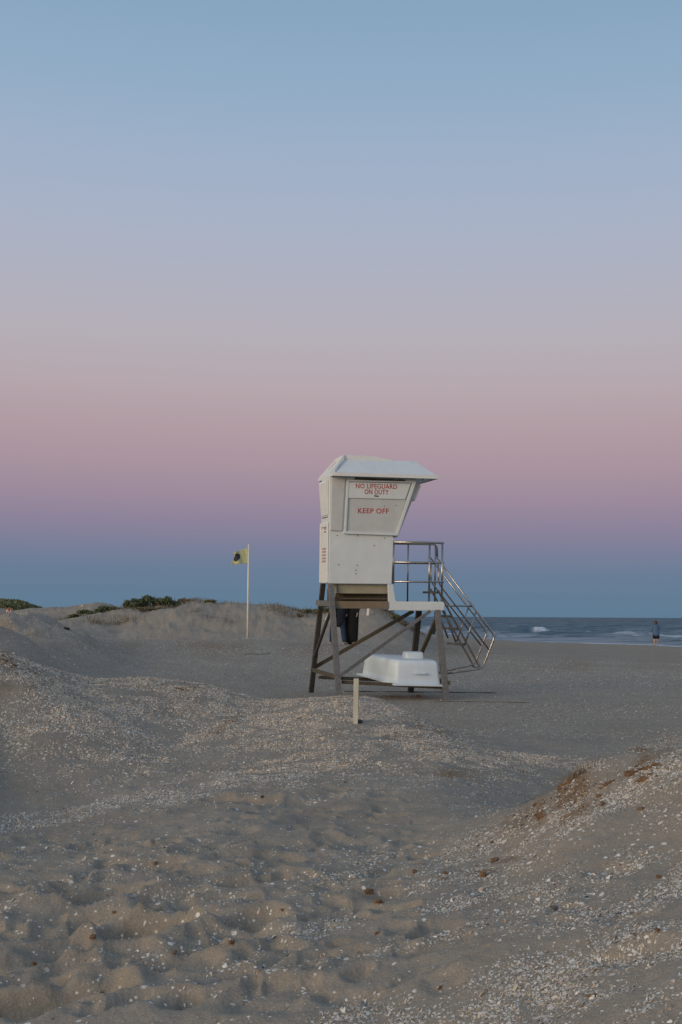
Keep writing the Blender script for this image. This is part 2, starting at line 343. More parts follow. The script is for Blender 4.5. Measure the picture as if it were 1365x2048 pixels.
M_dark = simple('dark_timber', (.035, .032, .028), (.08, .07, .06), 6, .8, 0, (6, 6, 1), .3)
M_dkt = simple('rear_leg_timber', (.022, .020, .018), (.055, .048, .04), 6, .85, 0, (8, 8, 1), .4)  # darker tone kept for the two rear legs
M_steel = simple('stainless_tube', (.33, .31, .29), (.46, .43, .39), 12, .26, 1.0, (1, 1, 1), .05)
M_steeld = simple('dull_steel', (.12, .11, .10), (.24, .21, .18), 10, .5, .6, (1, 1, 1), .15)
M_black = simple('black_rubber', (.015, .016, .018), (.035, .036, .04), 9, .6)
M_slot = simple('slot_dark', (.05, .045, .036), (.09, .08, .06), 9, .8)
M_red = simple('red_lettering', (.42, .012, .012), (.52, .025, .02), 30, .5)
M_fred = simple('faded_red_lettering', (.36, .23, .23), (.45, .31, .31), 30, .7)
M_pole = simple('white_pole', (.66, .63, .55), (.78, .75, .68), 5, .45)
M_stake = simple('cream_stake', (.44, .43, .33), (.58, .56, .45), 5, .7, 0, (6, 6, 1), .3)
M_rock = simple('clay_clod', (.11, .062, .032), (.25, .15, .082), 22, .9, 0, (1, 1, 1), .8, .01)
M_drift = simple('driftwood', (.045, .032, .022), (.12, .09, .065), 14, .9, 0, (1, 1, 1), .5)
M_slate = simple('grey_stone', (.07, .07, .075), (.16, .16, .17), 18, .85)
M_skin = simple('skin', (.40, .26, .20), (.48, .32, .25), 20, .55, bump=.05)
M_hair = simple('brown_hair', (.035, .018, .008), (.11, .055, .022), 40, .6, 0, (5, 5, 1), .5)
M_hair2 = simple('reddish_hair', (.16, .06, .03), (.30, .13, .06), 40, .6)
M_denim = simple('denim', (.008, .022, .050), (.018, .042, .085), 30, .85)
M_navy = simple('navy_cloth', (.004, .006, .014), (.010, .013, .026), 14, .9)
M_blackc = simple('black_cloth', (.0012, .0012, .002), (.003, .003, .005), 14, .9)
M_jacket = simple('blue_jacket', (.05, .105, .20), (.085, .16, .28), 12, .8)
M_teal = simple('teal_cloth', (.006, .03, .045), (.015, .055, .075), 12, .85)
M_sign = simple('red_brown_board', (.17, .035, .018), (.26, .06, .03), 12, .6)
M_signw = simple('pale_paint', (.55, .48, .44), (.68, .60, .56), 12, .6)
def leafmat(name, a, b, cc):
    t = NT(name); r = t.attr('rnd'); t.l(t.ramp(r, ((0, a), (.55, b), (1, cc))), t.b.inputs['Base Color']); t.b.inputs['Roughness'].default_value = .7
    return t.m
M_leaf = leafmat('dune_leaf', (.045, .065, .03), (.105, .14, .065), (.20, .22, .11))
M_leafd = leafmat('dry_leaf', (.09, .07, .04), (.17, .135, .08), (.26, .22, .14))
M_leafh = leafmat('hill_leaf', (.06, .075, .03), (.13, .145, .065), (.23, .23, .12))
# ------------------------------------------------------------------ ground sheet
azd = np.linspace(-.36, .36, 640); azl = -np.linspace(.36, math.pi, 60)[1:][::-1]; azr = np.linspace(.36, math.pi, 60)[1:]
AZ = np.concatenate([azl, azd, azr])
rr = [.3, .6, 1., 1.5, 2., 2.5]
r_ = 3.0
while r_ < 700:
    rr.append(r_); r_ *= 1.0042 if r_ < 17 else (1.008 if r_ < 160 else 1.06)
RR = np.array(rr); A2, R2 = np.meshgrid(AZ, RR)
GX = np.sin(A2)*R2; GY = np.cos(A2)*R2; GZ = ground_z(GX, GY)
nr, nc = GX.shape
idx = np.arange(nr*nc).reshape(nr, nc)
fc = np.stack([idx[:-1, :-1], idx[:-1, 1:], idx[1:, 1:], idx[1:, :-1]], -1).reshape(-1, 4)[:, ::-1]
me = npmesh('ground', np.stack([GX, GY, GZ], -1).reshape(-1, 3), fc, 4)
fx, fy, fz = GX.ravel(), GY.ravel(), GZ.ravel(); front = fy > 1.5
sd = np.full(len(fx), .1); cm = np.zeros(len(fx)); 
nf = front & (fy < 16.5) & (np.abs(fx) < fy*.40); sd[nf] = shell_density(fx[nf], fy[nf], fz[nf])
sdg_ = sd.reshape(GX.shape).copy()
bm_ = front & (fy >= 12)
fd = .16+.22*np.exp(-((fy-30-.3*fx)/5)**2)+.12*fbm(fx*.12, fy*.3, 4, 51)
w = sstep(13, 16, fy); sd = np.where(bm_, sd*(1-w)+w*np.clip(fd*(1-.8*sstep(48, 60, fy)), 0, 1), sd)
shell_grid = sdg_
cm[front] = clay_shade_mask(fx[front], fy[front], fz[front])
CMG = cm.reshape(GX.shape).copy(); vattr(me, 'shell', sd); vattr(me, 'clay', cm)
g = link('ground', me, M_sand, None, True); tag(g, kind='structure')
def mesh_z(X, Y, G=None):
    G = GZ if G is None else G
    az = np.arctan2(X, Y); r = np.hypot(X, Y); i0 = int(np.searchsorted(AZ, -.3599)); n = len(azd)
    fa = np.clip((az+.36)/(.72)*(n-1), 0, n-1.001); ja = fa.astype(int); u = fa-ja; ja = ja+len(azl)
    kr = np.clip(np.searchsorted(RR, r)-1, 0, len(RR)-2); v = np.clip((r-RR[kr])/(RR[kr+1]-RR[kr]), 0, 1)
    return (G[kr, ja]*(1-u)+G[kr, ja+1]*u)*(1-v)+(G[kr+1, ja]*(1-u)+G[kr+1, ja+1]*u)*v
SDG = shell_grid
# ------------------------------------------------------------------ shells (uncountable)
def flakes(name, X, Y, Z, size, seed, label, tint=(1.04, 1., .94), pal=None, hf=1., cat='shells'):
    rg = np.random.default_rng(seed); n = len(X)
    K = 5
    th = rg.uniform(0, 2*np.pi, (n, 1))+np.arange(K)[None]*2*np.pi/K+rg.uniform(-.35, .35, (n, K))
    rad = size[:, None]*rg.uniform(.6, 1.15, (n, K))
    el = rg.uniform(.28, .8, (n, 1)); ang = rg.uniform(0, np.pi, (n, 1))
    lx = np.cos(th)*rad; ly = np.sin(th)*rad*el
    x = lx*np.cos(ang)-ly*np.sin(ang); y = lx*np.sin(ang)+ly*np.cos(ang)
    e = .02; nx = -(mesh_z(X+e, Y)-Z)/e+rg.normal(0, .42, n); ny = -(mesh_z(X, Y+e)-Z)/e+rg.normal(0, .42, n)
    z = -(x*nx[:, None]+y*ny[:, None])
    lift = size*.12
    V = np.empty((n, K+1, 3)); V[:, 0, 0] = X; V[:, 0, 1] = Y; V[:, 0, 2] = Z+lift+size*hf*rg.uniform(.15, .4, n)
    V[:, 1:, 0] = X[:, None]+x; V[:, 1:, 1] = Y[:, None]+y; V[:, 1:, 2] = Z[:, None]+z+lift[:, None]*.5
    b = (np.arange(n)*(K+1))[:, None]
    fs = np.stack([np.stack([b[:, 0]*1+0, b[:, 0]+1+k, b[:, 0]+1+(k+1) % K], -1) for k in range(K)], 1).reshape(-1, 3)
    me = npmesh(name, V.reshape(-1, 3), fs, 3)
    if pal is None: pal = np.array([(.62, .60, .56), (.52, .50, .47), (.70, .69, .66), (.58, .51, .40), (.42, .40, .38), (.50, .36, .24), (.33, .33, .36), (.62, .46, .36), (.22, .17, .13)])
    k = rg.choice(len(pal), n, p=(.20, .17, .14, .22, .09, .07, .03, .05, .03) if len(pal) == 9 else None)
    c = pal[k]*np.array(tint)*rg.uniform(.78, 1.30, (n, 1)); c = np.repeat(c[:, None], K+1, 1).reshape(-1, 3)
    cattr(me, 'Col', np.clip(c, 0, 1))
    o = link(name, me, M_shell); tag(o, label, cat, None, 'stuff'); return o
def scatter(n, y0, y1, seed, pw=1.):
    rg = np.random.default_rng(seed); Y = np.sqrt(rg.uniform(y0*y0, y1*y1, n)); X = rg.uniform(-.36, .36, n)*Y; return X, Y, rg
X, Y, rg = scatter(900000, 3.2, 9.5, 3); Z = mesh_z(X, Y); D = mesh_z(X, Y, SDG)
k = rg.uniform(0, 1, len(X)) < np.clip(D-.02, 0, 1)**1.15*.60+.004
X, Y, Z = X[k], Y[k], Z[k]; sz = np.clip(np.exp(rg.normal(math.log(.0050), .42, len(X))), .003, .019)
print('near shells', len(X)); flakes('shell_fragments', X, Y, Z, sz, 4, 'scattered white and cream shell fragments on near sand')
X, Y, rg = scatter(1150000, 9.5, 16., 13); Z = mesh_z(X, Y); D = mesh_z(X, Y, SDG)
k = rg.uniform(0, 1, len(X)) < np.clip(D-.02, 0, 1)**1.1*.62+.003
X, Y, Z = X[k], Y[k], Z[k]; sz = np.clip(np.exp(rg.normal(math.log(.0066), .40, len(X))), .004, .02)
print('mid shells', len(X)); flakes('shell_bank', X, Y, Z, sz, 14, 'dense pale shell bank along the crest of the sand mounds', (1.22, 1.06, .88))
X, Y, rg = scatter(150000, 15., 46., 23); Z = mesh_z(X, Y)
k = rg.uniform(0, 1, len(X)) < np.clip(.35+.6*fbm(X*.15, Y*.4, 3, 51)+.5*np.exp(-((Y-30-.3*X)/5)**2), 0, 1)
X, Y, Z = X[k], Y[k], Z[k]; sz = np.clip(np.exp(rg.normal(math.log(.009), .45, len(X))), .005, .03)
flakes('beach_shells', X, Y, Z, sz, 24, 'sparse broken shells over the flat beach round the tower')
X, Y, rg = scatter(420000, 3.2, 10., 33); Z = mesh_z(X, Y); D = mesh_z(X, Y, SDG)
k = rg.uniform(0, 1, len(X)) < .10+.5*np.clip(D, 0, 1); X, Y, Z = X[k], Y[k], Z[k]
flakes('shell_grit', X, Y, Z, rg.uniform(.0012, .003, len(X)), 34, 'fine crushed shell grit strewn over the near sand')
X, Y, rg = scatter(260000, 4.2, 14., 53); D = mesh_z(X, Y, CMG); k = rg.uniform(0, 1, len(X)) < np.clip(D-.18, 0, 1)*.5; X, Y = X[k], Y[k]; Z = mesh_z(X, Y)
flakes('clay_crumbs', X, Y, Z, np.clip(np.exp(rg.normal(math.log(.006), .5, len(X))), .003, .02), 54, 'crumbled brown clay crumbs over the mound crests', (1, 1, 1),
       np.array([(.20, .115, .06), (.27, .17, .10), (.14, .085, .05), (.32, .22, .14)]), 2.2, 'clay')
# ------------------------------------------------------------------ sea
SEA = -.45
azs = np.linspace(-.15, .42, 760); azs = np.concatenate([np.linspace(-1.4, -.15, 30)[:-1], azs, np.linspace(.42, 1.4, 30)[1:]])
rs = []; r_ = 62.
while r_ < 45000: rs.append(r_); r_ *= 1.0035 if r_ < 320 else (1.012 if r_ < 1500 else 1.12)
A2, R2 = np.meshgrid(azs, np.array(rs)); SX = np.sin(A2)*R2; SY = np.cos(A2)*R2
# distance seaward from the shore line: use range ratio to shoreline at that azimuth
sp = sorted([(math.atan2((px-682.5)/F, 1.), Y/math.cos(math.atan2((px-682.5)/F, 1.))) for px, py, Y in SHORE])
sr = np.interp(A2, [a for a, _ in sp], [b for _, b in sp]); off = R2-sr
calm = sstep(0, 30, off)*(1-sstep(500, 1500, R2))
wu = off+1.5*fbm(SX*.05, SY*.05, 3, 201); 
sw = .16*np.sin(wu*2*np.pi/13+2.*fbm(SX*.03, SY*.03, 2, 203))+.16*fbm(SX*.09, SY*.22, 4, 205, .6)+.07*fbm(SX*.5, SY*.9, 3, 207)
SZ = SEA+calm*(sw)*.9+(1-calm)*.025*fbm(SX*.4, SY*.9, 3, 209)*(R2 < 1500)
foam = np.zeros_like(SX)
spx, spy = project(SX, SY, np.full_like(SX, SEA))
def breaker(pxc, hw, Yc, h, wd, white):
    global SZ, foam
    cy = Yc+1.2*fbm(SX*.12, SX*0, 2, int(Yc)); a = np.exp(-np.abs((spx-pxc)/hw)**3)
    f = (SY-cy)/wd; prof = np.where(f > 0, np.exp(-(f/1.8)**2), np.exp(-(f/.75)**2))
    SZ += h*a*prof*(1+.25*fbm(SX*.7, SY*.2, 2, 7))
    if white:
        for (wc, ww, s) in white: foam += s*np.exp(-np.abs((spx-wc+4*f)/ww/(1-.35*np.clip(f, -1, 1)))**2)*np.exp(-((f+.15)/.8)**2)*np.clip(1+.9*fbm(SX*1.2, SY*.9, 3, 77), 0, 2)
breaker(1062, 48, 150, .62, 2.0, ((1080, 10, 1.6),))
breaker(1165, 40, 165, .35, 1.8, ())
breaker(1232, 24, 118, .4, 1.5, ((1265, 16, .5),))
breaker(1010, 30, 172, .3, 1.8, ()); breaker(1330, 60, 180, .3, 2, ()); breaker(930, 40, 190, .35, 2, ())
for k_ in range(110):
    yy = random.uniform(100, 420); breaker(random.uniform(820, 1480), random.uniform(8, 34), yy, random.uniform(.15, .42), random.uniform(1.0, 2.4), ())
foam += 1.2*np.exp(-((off-1.2)/1.6)**2)*np.clip(.15+1.2*sstep(1120, 1240, spx)+.5*fbm(SX*.35, SY*.1, 3, 210), 0, 1)
foam += .55*np.exp(-((off-5-1.5*fbm(SX*.1, SY*.02, 2, 215))/2)**2)*np.clip(.3+.9*fbm(SX*.2, SY*.3, 3, 211), 0, 1)
for q_, a_ in ((14, .9), (26, .8), (40, .6), (62, .6), (85, .4)): foam += a_*np.exp(-((off-q_-4*fbm(SX*.04, SY*.01, 3, 230+q_))/(1.2+q_*.03))**2)*np.clip(2.2*fbm(SX*.11, SY*.03, 3, 260+q_), 0, 1)
foam += .35*(1-sstep(15, 50, off))*np.clip(.25+.9*fbm(SX*.12, SY*.5, 4, 213, .6), 0, 1)
foam += .5*np.exp(-((off-45)/12)**2)*sstep(1080, 940, spx)*np.clip(.3+fbm(SX*.1, SY*.4, 3, 219), 0, 1)
n_, m_ = SX.shape; idx = np.arange(n_*m_).reshape(n_, m_)
fc = np.stack([idx[:-1, :-1], idx[:-1, 1:], idx[1:, 1:], idx[1:, :-1]], -1).reshape(-1, 4)[:, ::-1]
me = npmesh('sea', np.stack([SX, SY, SZ], -1).reshape(-1, 3), fc, 4); vattr(me, 'foam', np.clip(foam, 0, 1).ravel()); vattr(me, 'shallow', (1-sstep(0, 60, off)).ravel())
t = NT('sea_water'); geo = t.add('ShaderNodeNewGeometry').outputs['Position']
mp = t.add('ShaderNodeMapping'); mp.inputs['Scale'].default_value = (.55, 1, 1); t.l(geo, mp.inputs[0])
n1 = t.noise(mp.outputs[0], .35, 6, .7); n2 = t.noise(mp.outputs[0], 2.2, 5, .7)
c = t.mix(t.attr('shallow'), (.115, .14, .165), (.24, .24, .255))
fo = t.attr('foam'); fn = t.add('ShaderNodeMath', operation='MULTIPLY'); t.l(fo, fn.inputs[0]); t.l(t.ramp(n2, ((.3, (.5,)*3), (.62, (1.5,)*3))), fn.inputs[1])
n0 = t.noise(mp.outputs[0], .11, 9, .78); c = t.mix(t.ramp(n0, ((.42, (.95,)*3), (.53, (0, 0, 0)))), c, (.022, .042, .06)); c = t.mix(t.ramp(n0, ((.55, (0, 0, 0)), (.64, (.7,)*3))), c, (.30, .31, .34))  # dark and pale streaks paint ripple shading into the water colour
c = t.mix(t.ramp(n1, ((.42, (0, 0, 0)), (.62, (.6, .6, .6)))), c, t.mix(.5, c, (.02, .035, .05)))
c = t.mix(fn.outputs[0], c, (.56, .58, .62)); t.l(c, t.b.inputs['Base Color'])
t.l(t.mix(fn.outputs[0], (.22,)*3, (.8,)*3), t.b.inputs['Roughness']); t.b.inputs['IOR'].default_value = 1.33; t.b.inputs['Specular IOR Level'].default_value = .22
b1 = t.bump(n1, .9, .5); b2 = t.bump(n2, .6, .08, b1); t.b.inputs['Specular IOR Level'].default_value = 0
gl = t.add('ShaderNodeBsdfGlossy'); gl.inputs['Roughness'].default_value = .3; gl.inputs['Color'].default_value = (.70, .90, .95, 1); t.l(b2, gl.inputs['Normal'])
mx = t.add('ShaderNodeMixShader'); mx.inputs[0].default_value = .16; t.l(t.b.outputs[0], mx.inputs[1]); t.l(gl.outputs[0], mx.inputs[2]); t.l(mx.outputs[0], t.n['Material Output'].inputs[0])
sea = link('sea', me, t.m, None, True); tag(sea, kind='structure')
# ------------------------------------------------------------------ geometry helpers
def box(bm, lo, hi):
    v = [bm.verts.new((x, y, z)) for x in (lo[0], hi[0]) for y in (lo[1], hi[1]) for z in (lo[2], hi[2])]
    for f in ((0, 1, 3, 2), (4, 6, 7, 5), (0, 4, 5, 1), (2, 3, 7, 6), (0, 2, 6, 4), (1, 5, 7, 3)): bm.faces.new([v[i] for i in f])
def prism(bm, poly, y0, y1, top=None):
    """poly of (x,z); extruded along y"""
    top = top or poly
    a = [bm.verts.new((x, y0, z)) for x, z in poly]; b = [bm.verts.new((x, y1, z)) for x, z in top]
    bm.faces.new(a); bm.faces.new(b[::-1]); n = len(poly)
    for i in range(n): bm.faces.new((a[i], b[i], b[(i+1) % n], a[(i+1) % n]))
def beam(bm, p, q, w, h, side=(0, 1, 0)):
    p = Vector(p); q = Vector(q); d = (q-p).normalized(); s = Vector(side); s = (s-d*s.dot(d)).normalized(); u = d.cross(s)
    r = []
    for c in (p, q): r.append([bm.verts.new(c+s*a*w/2+u*b*h/2) for a, b in ((-1, -1), (1, -1), (1, 1), (-1, 1))])
    bm.faces.new(r[0][::-1]); bm.faces.new(r[1])
    for i in range(4): bm.faces.new((r[0][i], r[0][(i+1) % 4], r[1][(i+1) % 4], r[1][i]))
def fillet(pts, rad, n=6):
    pts = [Vector(p) for p in pts]; out = [pts[0]]
    for i in range(1, len(pts)-1):
        a, b, c = pts[i-1], pts[i], pts[i+1]; r = min(rad, (a-b).length*.45, (c-b).length*.45)
        p0 = b+(a-b).normalized()*r; p1 = b+(c-b).normalized()*r
        for k in range(n+1):
            s = k/n; out.append(p0*(1-s)**2+b*2*s*(1-s)+p1*s*s)
    out.append(pts[-1]); return out
def loft(bm, pts, rad, side=(1, 0, 0), seg=12, cap=True):
    pts = [Vector(p) for p in pts]; rad = [r if isinstance(r, tuple) else (r, r) for r in (rad if isinstance(rad, list) else [rad]*len(pts))]
    if cap:
        d0 = (pts[0]-pts[1]).normalized(); d1 = (pts[-1]-pts[-2]).normalized(); a, b = rad[0], rad[-1]
        m0, m1 = min(a), min(b)
        pts = [pts[0]+d0*m0*.9, pts[0]+d0*m0*.6]+pts+[pts[-1]+d1*m1*.6, pts[-1]+d1*m1*.9]
        rad = [(a[0]*.4, a[1]*.4), (a[0]*.8, a[1]*.8)]+rad+[(b[0]*.8, b[1]*.8), (b[0]*.4, b[1]*.4)]
    S0 = Vector(side); rings = []
    for i, p in enumerate(pts):
        d = (pts[min(i+1, len(pts)-1)]-pts[max(i-1, 0)]).normalized(); s = S0-d*S0.dot(d)
        if s.length < .05: s = Vector((0, 1, 0))-d*d.y
        s.normalize(); u = d.cross(s)
        rings.append([bm.verts.new(p+s*math.cos(2*math.pi*k/seg)*rad[i][0]+u*math.sin(2*math.pi*k/seg)*rad[i][1]) for k in range(seg)])
    for a, b in zip(rings, rings[1:]):
        for k in range(seg): bm.faces.new((a[k], a[(k+1) % seg], b[(k+1) % seg], b[k]))
    bm.faces.new(rings[0][::-1]); bm.faces.new(rings[-1])
def tube(bm, pts, r, seg=10): loft(bm, pts, r, (.3, .9, .2), seg, False)
def blob(bm, c, r, seed=0, amp=.25, sub=3, fr=2.):
    b = bmesh.new(); bmesh.ops.create_icosphere(b, subdivisions=sub, radius=1)
    vs = {}
    for v in b.verts:
        n = v.co.normalized(); k = 1+amp*mnoise.fractal(n*fr+Vector((seed*3.7, seed, 1)), 1., 2., 4)
        vs[v.index] = bm.verts.new(Vector(c)+Vector((n.x*r[0], n.y*r[1], n.z*r[2]))*k)
    for f in b.faces: bm.faces.new([vs[v.index] for v in f.verts])
    b.free()
# ------------------------------------------------------------------ lifeguard tower
TA = R(12.3); TT = R(1.5)
_o = at(656, 1232, 21.8)
TM = Matrix.Translation((_o.x, 21.8, 0)) @ Matrix.Rotation(TA, 4, 'Z') @ Matrix.Rotation(TT, 4, 'X')
TI = TM.inverted(); CO = TI @ Vector((0, 0, CZ))
def L(px, py, yl):
    d = TI.to_3x3() @ ray(px, py); k = (yl-CO.y)/d.y; p = CO+d*k; return p.x, p.z
def LV(px, py, yl): x, z = L(px, py, yl); return Vector((x, yl, z))
tower = empty('lifeguard_tower', mat=TM); tag(tower, 'white lifeguard tower on grey timber legs with red keep off lettering and steel rails', 'lifeguard tower')
HW = .9; CW = .76
x0, zb = L(655.5, 1167, 0); x1, _ = L(784, 1170, 0); xk, zk = L(788, 1075, 0); xt, zt = L(833, 960, 0); ze = L(667, 950, 0)[1]
x0 = 0.; 
bm = bmesh.new(); prism(bm, [(x0, zb), (x1, zb), (xk, zk), (xt, zt), (xt, ze), (x0, ze)], 0, CW)
cabin = obj('cabin_wall', bm, M_gel, tower, bevel=.012)
bm = bmesh.new(); prism(bm, [L(661, 1061, 0), L(683.5, 1062, 0), L(690.5, 953, 0), L(664, 951.5, 0)], .004, -.035)
obj('corner_panel', bm, M_gel2, tower, bevel=.008)
# window shutter with raised rim
oBL, oBR, oTR, oTL = L(687, 1067.5, 0), L(795, 1071.5, 0), L(832, 963.5, 0), L(693, 960, 0)
def lerp2(a, b, s): return (a[0]*(1-s)+b[0]*s, a[1]*(1-s)+b[1]*s)
iBL, iBR, iTR, iTL = L(692, 1062.5, 0), L(790.5, 1066, 0), L(824, 966, 0), L(697.5, 963.5, 0)
bm = bmesh.new()
for o1, o2, i1, i2 in ((oBL, oBR, iBL, iBR), (oBR, oTR, iBR, iTR), (oTR, oTL, iTR, iTL), (oTL, oBL, iTL, iBL)):
    prism(bm, [o1, o2, i2, i1], .004, -.055)
shut = obj('window_frame', bm, M_gel, tower, bevel=.006)
mL, mR = L(696, 995.5, 0), L(812.5, 998, 0)
bm = bmesh.new(); prism(bm, [iBL, iBR, mR, mL], .003, -.022); obj('lower_shutter', bm, M_gel2, tower, bevel=.005)
bm = bmesh.new(); prism(bm, [L(697, 996, -.05), L(811, 998.8, -.05), L(822.5, 967, -.05), L(699, 964, -.05)], .002, -.048)
up = obj('upper_shutter', bm, M_gel, tower, bevel=.008)
low = tower.children[-2]
bm = bmesh.new(); a = LV(749, 991.6, -.05); b = LV(757.5, 992.4, -.05); beam(bm, a+Vector((0, .004, 0)), b+Vector((0, .004, 0)), .02, .022); obj('finger_slot', bm, M_slot, up)
bm = bmesh.new(); prism(bm, [L(710, 955.5, -.005), L(810, 959.5, -.005), L(810, 963, -.005), L(710, 959, -.005)], .003, -.02); obj('vent_slot', bm, M_slot, tower)
bm = bmesh.new()   # drip moulding beneath the eave
prism(bm, [L(664, 950.5, -.003), L(830, 956, -.003), L(829.5, 958, -.003), L(664, 952.5, -.003)], .002, -.03); obj('eave_moulding', bm, M_gel2, tower)
def text(name, body, pxl, pxr, pytop, pybot, yl, mat, parent, tilt):
    cu = bpy.data.curves.new(name, 'FONT'); cu.body = body; cu.size = 1; cu.offset = .006; cu.space_character = 1.08; cu.extrude = 0; cu.align_x = 'LEFT'
    tmp = bpy.data.objects.new('tmp', cu); COL.objects.link(tmp); bpy.context.view_layer.update()
    me = bpy.data.meshes.new_from_object(tmp.evaluated_get(bpy.context.evaluated_depsgraph_get())); bpy.data.objects.remove(tmp)
    co = np.empty(len(me.vertices)*3); me.vertices.foreach_get('co', co); co = co.reshape(-1, 3)
    mn, mx = co.min(0), co.max(0)
    for v in me.vertices:
        s = (v.co.x-mn[0])/(mx[0]-mn[0]); q = (v.co.y-mn[1])/(mx[1]-mn[1])
        px = pxl+(pxr-pxl)*s; py = pybot+(pytop-pybot)*q+tilt*s
        x, z = L(px, py, yl); v.co = (x, yl, z)
    me.materials.clear(); bmx = bmesh.new(); bmx.from_mesh(me)
    r = bmesh.ops.extrude_face_region(bmx, geom=bmx.faces[:]); bmesh.ops.translate(bmx, verts=[e for e in r['geom'] if isinstance(e, bmesh.types.BMVert)], vec=(0, .006, 0))
    bpy.data.meshes.remove(me); return obj(name, bmx, mat, parent)
text('lettering', 'NO LIFEGUARD', 712.2, 794.5, 967, 976.4, -.0515, M_red, up, 1.6)
text('lettering', 'ON DUTY', 729.6, 777.5, 978.6, 988.2, -.0515, M_red, up, 1.0)
text('lettering', 'KEEP OFF', 716.5, 777.8, 1016.2, 1026.3, -.0255, M_red, low, 1.0)
# rivets
bm = bmesh.new()
for px, py in ((675, 1071), (716, 1071.5), (770, 1076), (749, 1091), (678, 1129), (715, 1130.5), (712, 1140.5), (712.5, 1147.5), (787, 1073)):
    p = LV(px, py, -.004); blob(bm, p, (.011, .007, .011), 1, 0, 1)
obj_each('bolt', bm, M_slot, cabin)
bm = bmesh.new()
for px, py in ((769.5, 1012), (792, 1011)): blob(bm, LV(px, py, -.026), (.009, .007, .009), 1, 0, 1)
obj_each('bolt', bm, M_slot, low)
# slanted end wall shutter
def offp(p, q, d):
    v = Vector((q[0]-p[0], q[1]-p[1])).normalized(); n = Vector((v.y, -v.x)); return (p[0]+n.x*d, p[1]+n.y*d)
A_, B_ = (xk, zk-.0), (xt, zt-.02)
bm = bmesh.new(); a0, b0 = offp(A_, B_, .004), offp(A_, B_, .004); q0 = (A_[0]+(B_[0]-A_[0])*.03, A_[1]+(B_[1]-A_[1])*.03); q1 = (A_[0]+(B_[0]-A_[0])*.985, A_[1]+(B_[1]-A_[1])*.985)
prism(bm, [offp(A_, B_, .003) if 0 else (q0[0], q0[1]), offp(q0, q1, .075), (offp(q0, q1, .075)[0]+q1[0]-q0[0], offp(q0, q1, .075)[1]+q1[1]-q0[1]), q1], .03, CW-.05)
obj('front_shutter', bm, M_gel2, tower, bevel=.008)
w0 = (q0[0]+(q1[0]-q0[0])*.70, q0[1]+(q1[1]-q0[1])*.70)
f0 = offp(w0, q1, .078); f1 = offp(w0, q1, .13); dx_, dz_ = q1[0]-w0[0], q1[1]-w0[1]
bm = bmesh.new(); prism(bm, [f0, f1, (f1[0]+dx_*.95, f1[1]+dz_*.95), (f0[0]+dx_, f0[1]+dz_)], .05, CW-.08); obj('front_flap', bm, M_gel, tower, bevel=.01)
# rear (left) face: hopper shutter, door with lettering
z_a = L(639, 968, .5)[1]; z_b = L(650, 1032, .5)[1]
bm = bmesh.new(); prism(bm, [(-.003, z_b), (-.012, z_b), (-.06, z_a), (-.045, z_a+.04), (-.003, z_a+.04)], .1, CW-.05); obj('hopper_shutter', bm, M_lip, tower, bevel=.008)
bm = bmesh.new(); box(bm, (-.012, .14, z_b-.04), (-.002, CW-.12, z_b-.028)); obj('shutter_sill', bm, M_slot, tower)
z_c = L(648, 1046, .5)[1]
bm = bmesh.new()
box(bm, (-.03, .02, zb+.01), (-.003, .12, z_c)); box(bm, (-.03, CW-.12, zb+.01), (-.003, CW-.02, z_c)); box(bm, (-.03, .125, z_c-.09), (-.003, CW-.125, z_c))
obj('door_surround', bm, M_lip, tower, bevel=.015)
bm = bmesh.new(); box(bm, (-.015, .13, zb+.01), (-.004, CW-.13, z_c-.1)); door = obj('door', bm, M_lip, tower, bevel=.004)
bm = bmesh.new()
for y in (1058, 1064, 1097.5, 1103.5, 1110, 1116.5, 1122.5):
    z = L(650, y, .4)[1]
    for k in range(5 if y > 1090 else 3): box(bm, (-.0185, .2+k*.07, z-.02), (-.0155, .245+k*.07, z+.014))
obj('lettering', bm, M_fred, door)
# roof
ov = -.22; fr_ = HW+.22
ex0, ez = L(667, 950, ov); ex1, _ = L(876.5, 953, ov); zf = ez+.055
tx0, tz = L(688, 917.5, .13); tx1, _ = L(831, 922.5, .13)
bm = bmesh.new()
rings = []
for pts in (((ex0+.04, ov+.04, ez), (ex1-.04, ov+.04, ez), (ex1-.04, fr_-.04, ez), (ex0+.04, fr_-.04, ez)),
            ((ex0, ov, ez+.008), (ex1, ov, ez+.008), (ex1, fr_, ez+.008), (ex0, fr_, ez+.008)),
            ((ex0, ov, zf), (ex1, ov, zf), (ex1, fr_, zf), (ex0, fr_, zf)),
            ((ex0+.03, ov+.03, zf+.012), (ex1-.03, ov+.03, zf+.012), (ex1-.03, fr_-.03, zf+.012), (ex0+.03, fr_-.03, zf+.012)),
            ((tx0, .13, tz), (tx1, .13, tz), (tx1, HW-.13, tz), (tx0, HW-.13, tz))):
    rings.append([bm.verts.new(p) for p in pts])
for a, b in zip(rings, rings[1:]):
    for i in range(4): bm.faces.new((a[i], a[(i+1) % 4], b[(i+1) % 4], b[i]))
bm.faces.new(rings[0][::-1]); bm.faces.new(rings[-1])
roof = obj('roof', bm, M_cap, tower, bevel=.012)
bm = bmesh.new()
box(bm, (ex0-.012, ov-.012, ez-.012), (ex1+.012, ov-.001, zf-.004)); box(bm, (ex0-.012, fr_+.001, ez-.012), (ex1+.012, fr_+.012, zf-.004))
box(bm, (ex0-.012, ov-.0005, ez-.012), (ex0-.001, fr_+.0005, zf-.004)); box(bm, (ex1+.001, ov-.0005, ez-.012), (ex1+.012, fr_+.0005, zf-.004))
obj('roof_fascia', bm, M_lip, roof)
cx1, cz1 = L(786, 920, .1); cxm, czm = L(750, 912.5, .1); cx0, cz0 = L(689.5, 909, .1)
